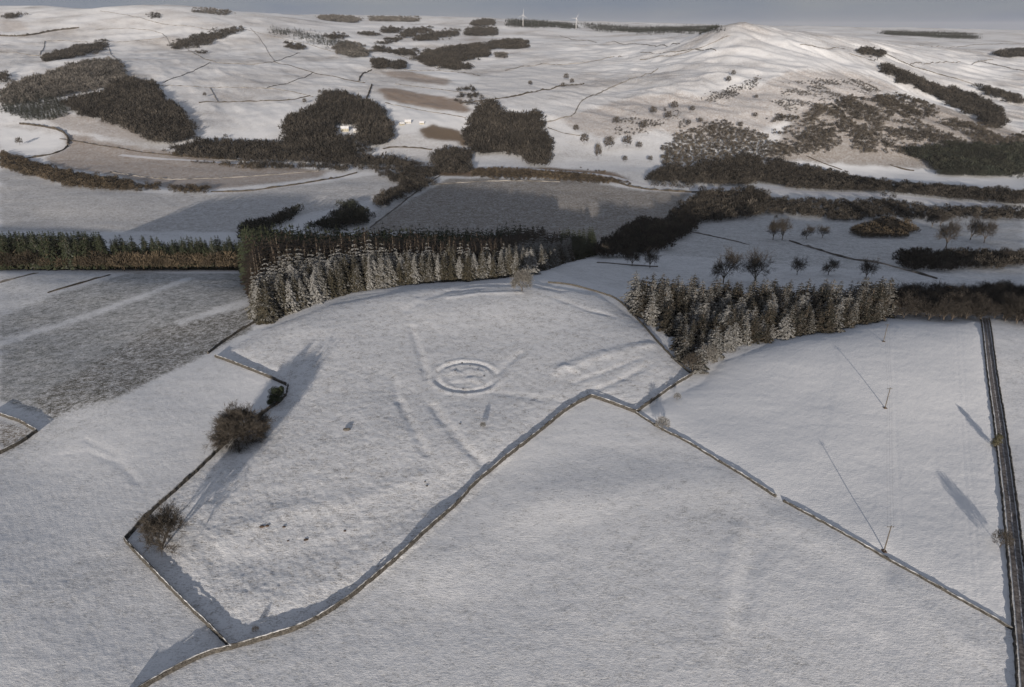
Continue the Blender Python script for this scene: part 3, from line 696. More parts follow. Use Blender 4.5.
X, Y, w = world_fill([(262,325),(300,308),(350,292),(420,283),(480,280),(530,275),(565,263),(595,256),(595,250),(500,254),(400,261),(300,266),(249,270),(253,300)], 3.8, 1)
front = castline([(258,326),(300,309),(350,292),(420,283),(480,280),(530,275),(565,263),(595,256)], 6)
dist = linedist(X, Y, front); fx, fy = pix(X, Y, Zq(X, Y))
order = np.argsort(dist)
lift = .68+.36*sstep(dist, 3, 34)
hh_ = np.where(fx < 300, 25, np.where(fx < 480, 24-3*(fx-300)/180, 21)) + rng.normal(0, 2.3, len(X)); hh_ = np.where((fx > 545), 18+rng.normal(0,1.2,len(X)), hh_)
hh_ = hh_*lift
ns = nl_ = 0; rs = []; rl = []; rd = []
for i in order:
    edge = dist[i] < 22 + 5*math.sin(X[i]*.05)
    leftside = fx[i] < 256
    if edge and fx[i] < 572:
        if ns < 300: plant_tree(SPR[ns % 5], X[i], Y[i], hh_[i], wide=random.uniform(1.3,1.9)); ns += 1
        else: rs.append(i)
    elif dist[i] < 62 and fx[i] < 560:
        if nl_ < 280: plant_tree(LAR[nl_ % 3], X[i], Y[i], hh_[i]*random.uniform(.92,1.04), wide=random.uniform(1.6,2.1)); nl_ += 1
        else: rl.append(i)
    else: rd.append(i)
mass_from('spruce_mass', 'snow-dusted spruces crowded behind the first rows of the long plantation', 'wood', X[rs], Y[rs], hh_[rs], T_CON, M_SPRUCE, 1.4, 3)
mass_from('larch_mass', 'brown larches filling the middle of the long plantation', 'wood', X[rl], Y[rl], hh_[rl], T_LAR, M_LARCH, 1.9, 4)
mass_from('dark_spruce_mass', 'dark spruces along the shaded back and right end of the long plantation', 'wood', X[rd], Y[rd], hh_[rd]*1.05, T_CON, M_SPRUCE_DARK, 1.4, 5)
# mixed wood on the right
X, Y, w = world_fill([(620,296),(642,322),(668,348),(700,376),(712,362),(745,345),(800,336),(850,329),(888,317),(888,300),(800,294),(700,291),(625,289)], 4.4, 2)
fx, fy = pix(X, Y, Zq(X, Y)); clear = np.hypot((fx-678)/30, (fy-338)/16)
k = 0
order = np.argsort(Y)
for i in order:
    if clear[i] < 1 and random.random() < .72: continue
    if fx[i] < 665 and fy[i] > 318 and random.random() < .5: continue
    if fy[i] > 350 and random.random() < .35: continue
    h = random.uniform(9, 16) if fy[i] > 318 else random.uniform(13.5, 20)
    if random.random() < .12: h *= .6
    if k >= 300: break
    plant_tree(PIN[k % 4], X[i], Y[i], h, wide=random.uniform(1.3, 2.0)); k += 1
print('mixed wood', k)
# far left dark belt
X, Y, w = world_fill([(-40,272),(60,270),(120,271),(246,271),(246,262),(120,263),(0,263),(-40,263)], 5.5, 3)
fx, fy = pix(X, Y, Zq(X, Y)); front = castline([(-40,272),(120,271),(246,271)], 10); dist = linedist(X, Y, front)
kk = 0
for i in np.argsort(dist):
    if dist[i] < 9: continue
    if 108 < fx[i] < 116: continue
    if kk >= 260: break
    h = (25 if fx[i] < 110 else random.uniform(16, 24)); plant_tree(DRK[kk % 3], X[i], Y[i], h*random.uniform(.93,1.05), wide=1.7); kk += 1
m_ = dist < 12
mass_from('brown_undergrowth', 'olive-brown shrubs and low trees fronting the dark belt on the left', 'shrubs', X[m_], Y[m_], rng.uniform(8,13,m_.sum()), T_BRO_FINE, M_WOOD_BROWN, 1.1, 8)

# ------------------------------------------------------------------ single bare trees
BP = [bare_proto(s, 14, M_TWIG_SHADED, 'bare tree', 'tree', 'single bare trees', nb=(6,5,5,7), twl=1.0, tw=.03, depth=4) for s in (3,5)]
def at(px, py): c = cast(px, py); return c
c = at(243,440)
big = bare_proto(8, 14, M_TWIG, 'large dense bare tree leaning over the wall, biggest tree in the ring field', nb=(9,6,6,9), twl=1.3, tw=.035, spread=.95, trunkf=.08, name='bare_tree')
plant_tree(big, c[0], c[1], 14.5, rz=.4, wide=1.05)
c = at(163,549)
b2 = bare_proto(9, 12, M_TWIG, 'brown bare tree just inside the left corner of the ring field walls', nb=(7,5,6,7), twl=1.1, tw=.028, spread=.8, trunkf=.07, name='bare_tree')
plant_tree(b2, c[0], c[1], 13.0, rz=1.2, wide=.85)
c = at(522,291)
b3 = bare_proto(10, 12, M_TWIG_FROST, 'pale frosted bare tree in front of the long spruce plantation', nb=(7,5,6,8), twl=1.0, tw=.045, spread=.75, trunkf=.15, name='bare_tree')
plant_tree(b3, c[0], c[1], 13, rz=.2, wide=.85)
# lobed evergreen
def evergreen(seed, lobes, mat, label, name='evergreen_tree', leaf=.28, n_=1500):
    r = random.Random(seed); V = []; T = []; m = MB()
    for (x, y, z, R_) in lobes:
        m.tube((x*.15, y*.15, z*.15), (x, y, z), .13, .05, 5)
        for k in range(n_):
            v = np.array([r.gauss(0,1), r.gauss(0,1), r.gauss(0,1)]); v /= np.linalg.norm(v); p = np.array([x,y,z])+v*R_*(r.random()**.3)*(1+.25*sin(5*v[0]+3*v[2]))*np.array([1,1,.8])
            a = np.array([r.gauss(0,1), r.gauss(0,1), r.gauss(0,1)]); a /= np.linalg.norm(a); b_ = np.cross(a, v); i = len(V)
            V += [p-a*leaf*.5, p+a*leaf*.5, p+b_*leaf]; T.append((i,i+1,i+2))
    root = empty(name, (0,0,0), label, 'tree'); m.tube((0,0,-.4), (0,0,2), .25, .18, 7)
    m.build('trunk', M_BARK, root); mk('crown', V, T, mat, root); return root
M_EVER = plain('evergreen_leaves', (.020,.030,.014), (.045,.055,.028), 1.5, .8)
c = at(277,405); e = evergreen(2, [(0,0,5.6,1.9),(1.6,.5,4.8,1.5),(-.8,-.3,3.4,1.7),(.6,.3,2.8,1.8),(-1.6,-1.0,1.9,1.2),(2.2,.6,6.2,1.0)], M_EVER, 'small dark evergreen tree beside the big bare tree'); e.location = c
M_OLIVE = plain('olive_leaves', (.05,.05,.03), (.09,.08,.05), 1.5, .8)
c = at(995,447); e = evergreen(3, [(0,0,2.6,1.5),(.4,.2,3.9,1.1),(-.4,.1,1.5,1.2)], M_OLIVE, 'round olive bush on the left verge of the road', 'roadside_bush', .22, 900); e.location = c; e['category'] = 'bush'
BUSHES = [(662,431,5.2,'frosted upright bush just above the wall below the frosted wood',M_TWIG_FROST),(677,400,2.8,'small thin bush right of the double wall',M_TWIG_FROST),(483,428,2.2,'small frosted shrub below the ring mound',M_TWIG_FROST),
 (1000,547,5.0,'slim bare tree on the road verge throwing a long shadow',M_TWIG),(256,632,1.6,'tiny shrub just above the long curving wall',M_TWIG),(1003,318,8,'bare tree where the road enters the trees',M_TWIG),
 (692,372,8,'brown bare tree at the point of the frosted wood',M_TWIG),(705,366,9,'grey bare tree on the front edge of the frosted wood',M_TWIG_FROST)]
for i, (px, py, h, lab, mt) in enumerate(BUSHES):
    c = at(px, py); V, T = broad(200+i, 900, .05, .55, .010, .11)
    root = empty('bare_shrub' if h < 6 else 'bare_tree', c, lab, 'bush' if h < 6 else 'tree'); mk('crown', V*h, T, mt, root)
    m = MB(); m.tube((0,0,-.2), (0,0,h*.5), h*.025, h*.01, 5); m.build('trunk', M_BARK, root)
ST = [(773,240,22,'left tree of the little avenue in the shaded park'),(782,240,24,'second tree of the little avenue in the shaded park'),(806,239,14,'small round bare tree right of the little avenue'),
 (822,238,13,'small round bare tree at the right end of the park row'),(932,227,14,'low bare tree above the dark thicket of the park'),(940,226,12,'small bare tree touching the low one above the park'),
 (946,248,28,'tall leaning bare tree in the right of the park'),(970,240,22,'slim bare tree between the leaning tree and the round one'),(984,243,22,'round bare tree in the right of the park'),
 (797,275,20,'bare tree rising behind the middle of the frosted wood'),(828,275,17,'round-headed bare tree behind the frosted wood'),(866,279,22,'broad bare tree by the curved wall behind the frosted wood'),
 (632,266,18,'left tree of the dark pair between the two woods'),(650,268,23,'right, taller tree of the dark pair between the two woods'),(723,284,38,'tall bare tree standing over the left half of the frosted wood'),
 (755,284,38,'wide bare tree standing over the middle of the frosted wood'),(890,232,14,'bare tree inside the brown thicket of the park'),(1008,262,12,'bare tree at the right edge of the park')]
for i, (px, py, hp, lab) in enumerate(ST):
    c = at(px, py); sl_ = math.sqrt(c[0]**2+c[1]**2+(CAM_H-c[2])**2); h = hp*sl_/F/.96
    t = plant_tree(BP[i % 2], c[0], c[1], h, lab, 'bare trees in the shaded park', wide=.72 if hp > 19 else .95)
# bare wood around the road end
X, Y, w = world_fill([(893,318),(930,322),(980,321),(1000,323),(1075,330),(1075,296),(990,296),(893,300)], 6.5, 5)
for i in range(len(X)):
    px_, _ = pix(X[i], Y[i], -8)
    if abs(px_-985) < 5: continue
    plant_tree(BP[i % 2], X[i], Y[i], random.uniform(8, 12.5), 'grey-brown bare tree in the wood where the road disappears', 'bare trees of the wood at the road end', wide=1.15)
print('road wood', len(X))

# ------------------------------------------------------------------ woods, plantations, belts and scrub of the valley and far hills
VRL = [tuple(p) for p in VR[::6]]
def px_fill(poly, spacing, h, mode, seed, thin=0):
    w = castpoly(poly, 3)
    if len(w) < 2: return np.zeros(0), np.zeros(0)
    w = np.array(w); r = np.random.default_rng(seed)
    xs = np.arange(w[:,0].min()-spacing, w[:,0].max()+spacing, spacing); ys = np.arange(w[:,1].min()-spacing*2, w[:,1].max()+spacing*2, spacing)
    X, Y = np.meshgrid(xs, ys); X = X.ravel()+r.uniform(-.45,.45,X.size)*spacing; Y = Y.ravel()+r.uniform(-.45,.45,Y.size)*spacing
    Z = Zq(X, Y)
    jx, jy = fbm(X/22, Y/22, 3, seed+1)*8+r.normal(0,1.6,X.size), fbm(X/22, Y/22, 3, seed+2)*3.2+r.normal(0,.9,X.size)
    if mode == 'mid': a = pix(X, Y, Z+h*.5); m = pip(a[0]+jx, a[1]+jy, poly)
    else:
        a = pix(X, Y, Z+h*.12); b_ = pix(X, Y, Z+h*.9); m = pip(a[0]+jx, a[1]+jy, poly) & pip(b_[0]+jx, b_[1]+jy, poly)
    gp = fbm(X/14, Y/14, 2, seed+5) > -.42; m &= gp & (linedist(X, Y, VRL) > 12)
    if thin: m &= (fbm(X/30, Y/30, 2, seed)+r.uniform(-.25,.25,X.size)) > thin
    return X[m], Y[m]
tot = 0
def wood(poly, label, h, sp, temps, mat, name='plantation', cat='wood', mode='mid', thin=0, wide=1.0):
    global tot
    s = abs(hash(label)) % 1000 if False else len(label)*7+int(poly[0][0])
    X, Y = px_fill(poly, sp, h, mode, s, thin); tot += len(X)
    o = mass_from(name, label, cat, X, Y, rng.uniform(.6, 1.2, len(X))*h, temps, mat, wide, s, 'far woods and belts')
    if o is None: print('EMPTY', label)
    return o
T_CON_LO = [conifer(s, 1, .24, 6, 5, .5) for s in (61,62)]
T_CLUMP = [broad(s, 64, .0, .55, .05, .20) for s in (63,64,65)]
# big wood, upper left
wood([(0,89),(15,79),(59,69),(76,62),(107,57),(118,61),(124,74),(128,80),(100,90),(60,97),(20,103),(0,106)], 'grey upper part of the big wood on the left hill', 11, 6.5, T_CLUMP, M_WOOD_GREY, mode='both', wide=1.1)
wood([(100,90),(125,76),(153,81),(160,87),(162,97),(183,107),(191,127),(196,140),(163,147),(143,137),(102,121),(72,112),(60,100)], 'dense dark brown half of the big wood on the left hill', 12, 6.0, T_CLUMP, M_WOOD, mode='both', wide=1.1)
wood([(0,90),(30,90),(62,98),(70,112),(38,119),(0,108)], 'dark conifers at the foot of the big wood on the left edge', 13, 5.5, T_CON_LO, M_FIR_FAR)
wood([(20,80),(60,70),(74,72),(60,84),(30,88)], 'reddish larches at the top left of the big wood', 11, 6, T_CON_LO, M_WOOD_BROWN)
wood([(0,72),(4,72),(8,80),(0,84)], 'small dark copse cut by the left edge', 10, 7, T_CLUMP, M_WOOD)
wood([(287,134),(286,120),(301,112),(321,104),(324,94),(342,90),(349,98),(370,102),(382,112),(393,126),(389,138),(372,144),(362,137),(355,122),(336,122),(332,134),(346,142),(357,148),(357,155),(326,155),(286,142)], 'dark round wood sheltering the farmhouse', 13, 6.0, T_CLUMP, M_WOOD, mode='mid', wide=1.1)
wood([(330,135),(360,136),(372,150),(340,152)], 'dark trees right in front of the farmhouse', 9, 7, T_CLUMP, M_WOOD)
wood([(464,134),(472,122),(479,106),(490,101),(500,109),(513,115),(536,113),(543,125),(549,143),(547,163),(538,165),(525,154),(500,149),(478,152)], 'dark bushy wood in the middle below the valley slope', 14, 6.0, T_CLUMP, M_WOOD, mode='mid', wide=1.1)
wood([(452,90),(470,86),(480,95),(482,104),(466,104)], 'loose trees above the middle dark wood', 8, 8, T_CLUMP, M_WOOD, thin=-.05)
wood([(196,141),(220,138),(260,142),(290,142),(330,154),(400,158),(415,170),(330,168),(250,164),(200,157),(165,148)], 'brown belt of trees along the foot of the left hills', 10, 6.0, T_CLUMP, M_WOOD, 'tree_belt')
wood([(165,150),(200,156),(250,163),(300,167),(250,168),(190,161)], 'russet fringe below the brown tree belt', 5, 5.0, T_CLUMP, M_WOOD_BROWN, 'scrub_belt', 'scrub')
# plantations on the far slopes
PL = [([(170,48),(176,42),(194,36),(216,31),(242,27),(243,31),(219,38),(199,45),(176,49)],'long tapering conifer plantation on the upper left slope',11,M_WOOD),
 ([(45,61),(46,57),(64,51),(84,46),(104,42),(104,47),(84,53),(48,62)],'narrow plantation strip above the big wood',11,M_WOOD),
 ([(270,28),(301,30),(331,36),(350,42),(350,50),(334,46),(301,37),(272,31)],'long thin plantation running down the middle-left hill',12,M_FIR_FAR),
 ([(334,46),(350,42),(362,46),(369,51),(366,57),(352,57),(339,51)],'pale rounded end of the long thin plantation',10,M_WOOD_GREY),
 ([(286,42),(302,46),(303,50),(288,48)],'small oval copse below the long thin plantation',10,M_WOOD),
 ([(326,34),(345,35),(346,38),(326,38)],'tiny copse above the bend of the long thin plantation',11,M_WOOD),
 ([(362,32),(375,33),(375,36),(362,35)],'tiny dark copse left of the hill gap',11,M_WOOD),
 ([(382,29),(400,28),(400,31),(383,33)],'small dark copse in the hill gap',11,M_WOOD),
 ([(401,37),(403,32),(428,27),(431,30),(412,34),(404,38)],'curved plantation strip in the hill gap',12,M_WOOD),
 ([(376,43),(390,39),(401,37),(401,39),(390,42),(378,44)],'thin tree strip below the curved plantation',8,M_WOOD),
 ([(415,39),(417,36),(438,32),(459,30),(459,34),(438,37),(418,41)],'dark bar-shaped plantation right of the hill gap',12,M_WOOD),
 ([(465,33),(469,29),(494,28),(496,32),(484,36),(469,35)],'oval plantation in the upper middle',12,M_WOOD),
 ([(473,24),(476,21),(492,20),(493,24),(474,26)],'small plantation near the skyline',12,M_WOOD),
 ([(374,51),(376,47),(385,48),(384,52)],'left cluster of the line of trees above the brown fields',10,M_WOOD),
 ([(387,50),(400,50),(400,54),(387,53)],'middle cluster of the line of trees above the brown fields',9,M_WOOD),
 ([(401,50),(414,50),(415,56),(401,55)],'right cluster of the line of trees above the brown fields',10,M_WOOD),
 ([(418,57),(428,51),(454,48),(479,43),(489,50),(489,55),(454,61),(471,67),(468,70),(428,64)],'large ragged plantation above the valley head',12,M_WOOD),
 ([(485,48),(487,44),(510,40),(525,41),(526,48),(516,49),(500,46)],'ragged plantation left of the pale middle slope',12,M_WOOD),
 ([(494,56),(500,53),(507,54),(503,58)],'little copse under the ragged plantation',9,M_WOOD_GREY),
 ([(372,69),(373,60),(386,60),(387,68)],'left of the two dark clumps above the upper brown field',13,M_WOOD),
 ([(391,69),(393,62),(403,62),(404,69)],'right of the two dark clumps above the upper brown field',12,M_WOOD),
 ([(508,25),(508,20),(530,21),(553,22),(576,24),(577,27),(553,25),(520,27)],'dark forest on the skyline beside the wind turbine',14,M_FIR_FAR),
 ([(577,24),(600,25),(640,28),(680,27),(720,26),(724,30),(690,31),(640,31),(600,28)],'long dark forest strip on the skyline left of the peak',13,M_FIR_FAR),
 ([(320,17),(335,16),(357,19),(357,22),(322,20)],'forest streak on the skyline above the long thin plantation',12,M_WOOD_GREY),
 ([(372,17),(395,18),(418,19),(417,22),(374,21)],'forest streak on the skyline in the hill gap',12,M_WOOD_GREY),
 ([(0,19),(12,14),(22,15),(12,19)],'dark plantation at the top left edge',12,M_WOOD),
 ([(857,52),(865,47),(885,53),(880,58),(870,55)],'small plantation on the shoulder of the right hill',10,M_WOOD),
 ([(879,69),(884,66),(901,71),(922,79),(947,88),(978,97),(998,107),(1005,118),(1001,128),(991,126),(973,113),(942,98),(919,88),(909,83),(894,82),(901,79)],'long widening conifer plantation down the right hill',11,M_WOOD),
 ([(975,88),(986,87),(1024,98),(1024,104),(993,96)],'narrow plantation reaching the right edge',11,M_WOOD),
 ([(992,54),(1003,51),(1030,50),(1030,55),(1001,57)],'dark plantation at the far right edge',13,M_WOOD),
 ([(878,34),(890,31),(916,32),(950,32),(980,35),(975,39),(940,38),(915,36)],'dark forest on the right skyline',12,M_FIR_FAR),
 ([(196,53),(206,51),(206,54)],'speck of trees under the tapering plantation',8,M_WOOD),
 ([(148,14),(155,13),(163,18),(158,19)],'small dark streak on the bright far left hill',9,M_WOOD),
 ([(190,10),(210,9),(230,12),(228,15),(200,13)],'dark moorland streak on the left skyline',9,M_WOOD_GREY)]
for poly, lab, h, mt in PL:
    yy = sum(p[1] for p in poly)/len(poly)
    wood(poly, lab, h, 7.5 if yy > 40 else 10, T_CLUMP if mt is not M_FIR_FAR else T_CON_LO, mt, wide=1.35)
# belts and thickets of the valley
BL = [([(0,150),(30,160),(64,170),(100,177),(130,180),(134,190),(100,188),(64,183),(30,175),(0,166)],'brown riverside belt at the left edge of the valley',6,4.0,M_WOOD_BROWN),
 ([(136,184),(160,184),(160,191),(138,190)],'brown bush group left of the valley hedge',5,4.5,M_WOOD_BROWN),
 ([(172,187),(208,186),(210,192),(174,192)],'brown bush group at the start of the valley hedge',5,4.5,M_WOOD_BROWN),
 ([(433,163),(436,153),(454,148),(469,153),(469,173),(433,173)],'brown thicket beside the valley bridge',11,5.5,M_WOOD),
 ([(400,160),(433,164),(433,178),(400,174)],'dark thicket left of the valley bridge',8,5.5,M_WOOD),
 ([(377,172),(428,176),(433,181),(413,190),(384,205),(375,206),(377,196),(403,185)],'dark river trees winding down to the long plantation',8,5.0,M_WOOD),
 ([(334,219),(340,206),(350,202),(372,214),(365,221),(326,229),(308,224)],'dark thicket behind the top of the long plantation',9,5.0,M_FIR_FAR),
 ([(262,224),(280,212),(296,206),(303,214),(280,222)],'dark small conifers by the shaded white paddock',8,5.0,M_FIR_FAR),
 ([(240,240),(248,222),(270,222),(268,240)],'black conifer clump at the left end of the long plantation',10,5.0,M_FIR_FAR),
 ([(470,168),(500,168),(551,169),(576,170),(607,173),(635,183),(607,183),(551,179),(500,178),(470,175)],'russet belt along the middle of the valley road',4,4.5,M_WOOD_BROWN),
 ([(643,180),(663,168),(693,166),(729,158),(764,157),(764,180),(729,187),(678,186)],'dark belt of trees at the foot of the right hill',9,5.5,M_WOOD),
 ([(594,249),(617,236),(643,217),(663,222),(678,209),(699,193),(764,191),(764,213),(704,218),(678,236),(653,249),(602,257)],'dark wood slanting along the shaded bank above the park',9,5.0,M_WOOD),
 ([(764,159),(815,167),(861,178),(891,184),(950,188),(1028,193),(1028,204),(942,196),(866,191),(815,188),(764,182)],'dark belt below the sunny far field',8,5.0,M_WOOD),
 ([(764,196),(790,199),(886,200),(942,207),(1028,209),(1028,218),(891,215),(840,220),(815,215),(764,213)],'brown belt along the top of the shaded park',6,4.5,M_WOOD),
 ([(850,232),(866,225),(886,217),(906,222),(916,230),(900,236),(866,237)],'brown thicket in the middle of the park',6,4.0,M_WOOD_BROWN),
 ([(894,254),(910,250),(942,252),(1028,252),(1028,263),(942,269),(896,264)],'dark low hedge of trees across the right of the park',6,4.0,M_WOOD),
 ([(927,160),(905,150),(940,145),(1028,145),(1028,174),(945,175)],'dark conifer wood at the foot of the right hill',11,5.5,M_FIR_FAR)]
for poly, lab, h, sp, mt in BL: wood(poly, lab, h, sp, [broad(s, 110, .0, .6, .04, .16) for s in (70,71,72)], mt, 'tree_belt', 'trees')
# scrub of the right hill
wood([(764,122),(789,112),(805,122),(815,102),(835,102),(851,94),(866,97),(901,94),(927,102),(942,117),(983,125),(1003,137),(1028,132),(1028,168),(947,168),(927,158),(894,153),(840,150),(764,157)], 'bare birch scrub covering the lower right hill', 6, 4.6, T_BRO, M_SCRUB, 'hill_scrub', 'scrub', 'mid', -.12)
wood([(764,95),(777,86),(800,82),(830,78),(860,78),(880,90),(850,96),(815,108),(790,114)], 'thin grey scrub higher on the right hill', 3.5, 4.5, T_CLUMP, M_WOOD_GREY, 'hill_scrub', 'scrub', 'mid', .04)
wood([(663,150),(678,132),(700,125),(724,121),(764,135),(764,160),(663,166)], 'dark bushes climbing the foot of the middle hill', 5.5, 5.0, T_BRO, M_SCRUB, 'hill_scrub', 'scrub', 'mid', .0)
wood([(610,125),(640,112),(680,110),(686,124),(650,132),(615,134)], 'broken gorse scrub on the tan slope', 3.5, 4.5, T_CLUMP, M_WOOD_GREY, 'hill_scrub', 'scrub', 'mid', .02)
wood([(700,98),(740,84),(760,76),(762,82),(730,97),(708,102)], 'line of gorse slanting up the middle hill', 3.5, 4.5, T_CLUMP, M_WOOD_GREY, 'hill_scrub', 'scrub', 'mid', .0)
print('mass trees', tot)
# single bushes of the slopes
BB = [(584,144,10),(598,160,16),(609,149,12),(627,147,11),(639,149,7),(653,115,8),(674,110,8),(616,125,8),(643,130,8),(668,120,8),(728,83,6),(733,76,5),(576,132,7),
      (625,162,6),(650,162,6),(692,112,6),(700,124,6),(712,132,7),(740,128,6),(755,118,5),(756,99,4),(688,126,6),(566,80,6),(563,88,5),(572,84,5),(530,86,5),(20,145,6),(305,104,5),(320,94,4),(205,97,4)]
r0_ = None
lab_b = ['dark bush nearest the left end of the valley row','tall thin dark tree in the row of bushes above the road','round dark bush next to the tall thin tree','broad dark bush in the middle of the valley row','small faint bush at the right end of the row']
for i, (px, py, hp) in enumerate(BB):
    c = at(px, py); sl_ = math.sqrt(c[0]**2+c[1]**2+(CAM_H-c[2])**2); h = hp*sl_/F
    if r0_ is None:
        r0_ = empty('hill_bush', c, 'bush', 'bush'); V, T = broad(300, 200, .0, .5, .03, .15)
        o1 = mk('crown', V, T, M_HEDGE, r0_); KIDS[r0_.name] = [o1]; r0_.scale = (h,)*3; q = r0_
    else: q = clone(r0_, c, i*1.7, (h*(.5 if hp == 16 else 1), h*(.5 if hp == 16 else 1), h))
    q['label'] = lab_b[i] if i < 5 else 'lone dark bush on the snowy slopes across the valley'; q['group'] = 'row of bushes above the valley road' if i < 5 else 'lone bushes on the far slopes'

# ------------------------------------------------------------------ utility poles and wires
def pole(px, py, h, label):
    c = at(px, py); root = empty('utility_pole', c, label, 'pole', 'utility poles in the right-hand field')
    m = MB(); m.tube((0,0,-.5), (0,0,h), .17, .12, 8, True); m.build('mast', M_POLE, root)
    m = MB(); m.box(-.9, .9, .13, .23, h-.55, h-.42); m.build('crossarm', M_POLE, root)
    for x in (-.75, .02, .75):
        m = MB(); m.tube((x,.18,h-.42), (x,.18,h-.2), .05, .03, 6, True); m.build('insulator', M_GLASS, root)
    m = MB(); m.box(-.55, .55, -.6, .6, 0, .12); m.build('base_tussock', M_RUSSET, root)
    return c, h
pl = [pole(883.5,341.5,8.0,'utility pole farthest up the field near the wood'), pole(885,408,8.0,'utility pole in the middle of the smooth snowy field'), pole(884,551,8.0,'utility pole standing right at the stone wall')]
for a, b_, lab in ((pl[0],pl[1],'power line between the far and middle poles'),(pl[1],pl[2],'power line between the middle pole and the pole by the wall')):
    root = empty('power_line', (0,0,0), lab, 'cable', 'power lines over the field')
    for x in (-.75,.02,.75):
        m = MB(); P0 = np.array(a[0])+(x,.18,a[1]-.2); P1 = np.array(b_[0])+(x,.18,b_[1]-.2)
        pts = [P0+(P1-P0)*t-np.array((0,0,4*1.1*t*(1-t))) for t in np.linspace(0,1,13)]
        for p, q in zip(pts[:-1], pts[1:]): m.tube(p, q, .012, .012, 3)
        m.build('wire', M_WIRE, root)

# ------------------------------------------------------------------ farm buildings and wind turbines
def house(px, py, L, Wd, hw, hr, rz, label, wall, name='farmhouse', wins=4, chim=2, cat='house'):
    c = at(px, py); root = empty(name, c, label, cat, None, rz)
    m = MB(); m.box(-L/2, L/2, -Wd/2, Wd/2, -1.5, hw); 
    m.add([(-L/2,-Wd/2,hw),(-L/2,Wd/2,hw),(-L/2,0,hw+hr)], [(0,1,2)]); m.add([(L/2,-Wd/2,hw),(L/2,Wd/2,hw),(L/2,0,hw+hr)], [(0,2,1)])
    m.build('wall', wall, root)
    e = .35; m = MB()
    for s in (-1, 1):
        a = np.array([(-L/2-e, s*(Wd/2+e), hw-.2), (L/2+e, s*(Wd/2+e), hw-.2), (L/2+e, 0, hw+hr+.12), (-L/2-e, 0, hw+hr+.12)]); bb = a-np.array([0,0,.2])
        m.add(np.concatenate([a,bb]), [(0,1,2),(0,2,3),(4,6,5),(4,7,6),(0,4,1),(1,4,5),(1,5,2),(2,5,6),(3,7,0),(0,7,4)])
    rf = m.build('roof', M_ROOFSNOW, root)
    for k in range(chim):
        x = (-1 if k == 0 else 1)*(L/2-.6); m = MB(); m.box(x-.45, x+.45, -.35, .35, hw+hr-.7, hw+hr+1.1); m.build('chimney', wall, rf)
    for k in range(wins):
        x = -L/2+(k+.5)*L/wins
        for z in ((1.0, 3.6) if hw > 4.5 else (1.1,)):
            m = MB(); m.box(x-.5, x+.5, -Wd/2-.04, -Wd/2+.02, z, z+1.3); m.build('window', M_GLASS, root)
    m = MB(); m.box(-L/2+L*.5/wins*2-.5, -L/2+L*.5/wins*2+.5, -Wd/2-.05, -Wd/2+.02, 0, 2.1); m.build('door', M_POLE, root)
    return root
house(345,131,13,8,4.8,3.2,.15,'cream farmhouse in the clearing of the dark round wood',M_HARL)
house(337,129,9,6,3,2.2,1.2,'low cream outbuilding left of the farmhouse',M_HARL,'outbuilding',2,0,'shed')
house(356,132,8,6,2.8,2.2,.2,'white-roofed shed right of the farmhouse',M_WHITEWALL,'outbuilding',2,0,'shed')
house(361,151,12,8,3,3,.1,'small barn with a snowy roof below the round wood',M_WHITEWALL,'barn',2,0,'barn')
house(408,123,11,7,3,2.8,.1,'white cottage at the edge of the pale field',M_WHITEWALL,'cottage',3,2)
house(402,125,8,6,2.6,2.2,.6,'low steading left of the white cottage',M_HARL,'steading',2,0,'shed')
house(422,124,8,5,2.6,2,.0,'small steading right of the white cottage',M_HARL,'steading',2,0,'shed')
M_ORANGE = plain('orange_boards', (.42,.20,.10), (.50,.26,.14), 1)
house(386,137,6,5,2.6,2,.3,'small orange-walled shed at the right edge of the round wood',M_ORANGE,'shed',1,0,'shed')
def turbine(px, py, h, label, sp):
    c = at(px, py); root = empty('wind_turbine', c, label, 'wind turbine', 'wind turbines on the skyline')
    m = MB(); m.tube((0,0,-2), (0,0,h), 1.6, 1.0, 12, True); m.build('tower', M_TURB, root)
    m = MB(); m.box(-1.8, 1.8, -4, 6, h-.5, h+3.2); m.build('nacelle', M_TURB, root)
    for k in range(3):
        a = sp+k*2*pi/3; m = MB(); m.tube((0,-5,h+1.4), (sin(a)*h*.55,-5,h+1.4+cos(a)*h*.55), 1.0, .3, 5, True); m.build('blade', M_TURB, root)
turbine(523,27,55,'nearer wind turbine in front of the skyline forest',.1)
turbine(576,29,52,'second wind turbine right of the skyline forest',.5)

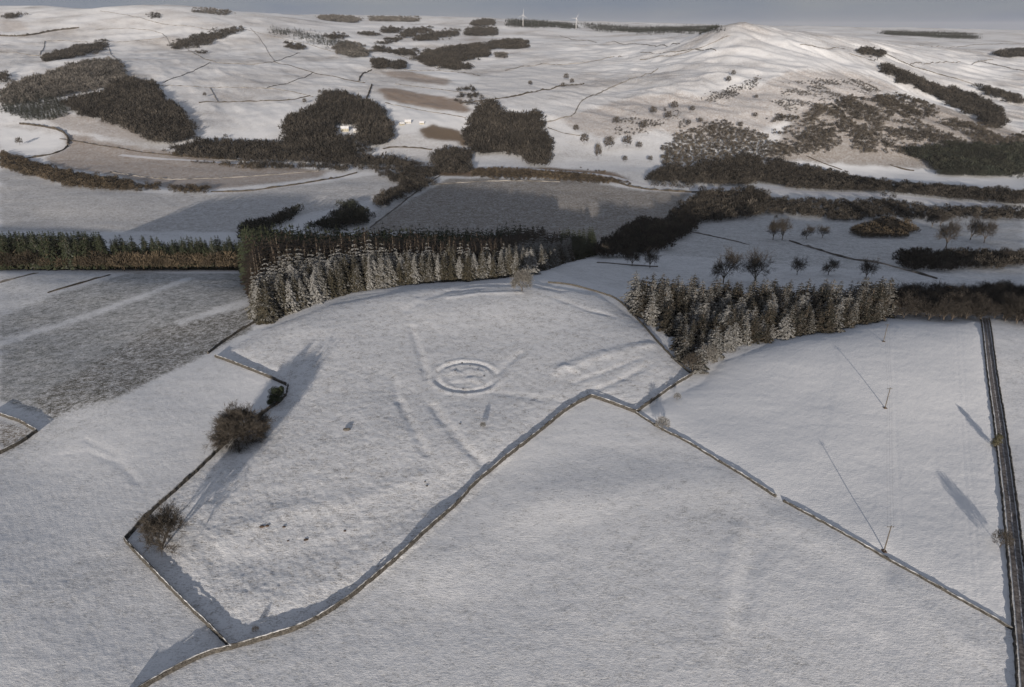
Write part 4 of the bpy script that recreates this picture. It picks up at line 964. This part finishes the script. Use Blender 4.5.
# ------------------------------------------------------------------ stones, bracken and tufts of the ring field
def lump(px, py, s, mat, name, label, cat, group, seed, flat=.6):
    c = at(px, py); r = random.Random(seed); bm = MB(); k1, k2 = 7, 5; V = []; T = []
    for i in range(k2+1):
        ph = pi*i/k2
        for j in range(k1): 
            th_ = 2*pi*j/k1; q = s*(.75+.5*r.random()); V.append((q*sin(ph)*cos(th_)*1.3, q*sin(ph)*sin(th_), q*cos(ph)*flat+s*.2))
    for i in range(k2):
        for j in range(k1): a = i*k1+j; b_ = i*k1+(j+1) % k1; T += [(a,a+k1,b_),(b_,a+k1,b_+k1)]
    o = mk(name, V, T, mat); o.location = c; meta(o, label, cat, group)
lump(347,430,.9,M_ROCK,'boulder','dark boulder alone in the left part of the ring field','boulder',None,1)
for i, (px, py, s) in enumerate([(462,363,.5),(455,371,.45),(470,366,.4),(478,370,.45),(484,376,.5),(463,389,.4),(427,486,.5),(425,482,.4),(460,424,.5)]):
    lump(px, py, s*.6, M_ROCK, 'stone', 'small dark stone showing through the snow of the ring field', 'stone', 'small stones in the ring field', i+5)
for i, (px, py, s) in enumerate([(262,527,.9),(267,526,.7),(284,527,.6),(306,540,.8),(288,541,.4),(345,531,.5)]):
    lump(px, py, s*.6, M_RUSSET, 'bracken_tuft', 'russet tuft of dead bracken in the lower left of the ring field', 'plant', 'bracken tufts in the ring field', i+25, .35)

# ------------------------------------------------------------------ haze
m, nt, b = newmat('haze_air'); nt.nodes.remove(b)
pv = N(nt, 'ShaderNodeVolumePrincipled'); pv.inputs['Density'].default_value = 2.0e-5; pv.inputs['Color'].default_value = (.93,.95,1,1); pv.inputs['Anisotropy'].default_value = .0
nt.links.new(pv.outputs[0], nt.nodes['Material Output'].inputs['Volume'])
zmax = float(GZ.max())+60; zmin = float(GZ.min())-1
xm = float(np.abs(GX).max())+5
hb = MB(); hb.box(-xm, xm, -905, 28005, zmin, zmax); h = hb.build('haze', m); meta(h, 'thin pale winter haze over the valley', 'haze', None, 'stuff')
for o in list(COL.objects):
    if 'used' in o: del o['used']
    if 'ph' in o: del o['ph']
# prototypes never planted
for o in list(COL.objects):
    if o.location.z < -400 and o.parent is None:
        for ch in list(o.children): bpy.data.objects.remove(ch)
        bpy.data.objects.remove(o)
print('Z', zmin, zmax, len(COL.objects))
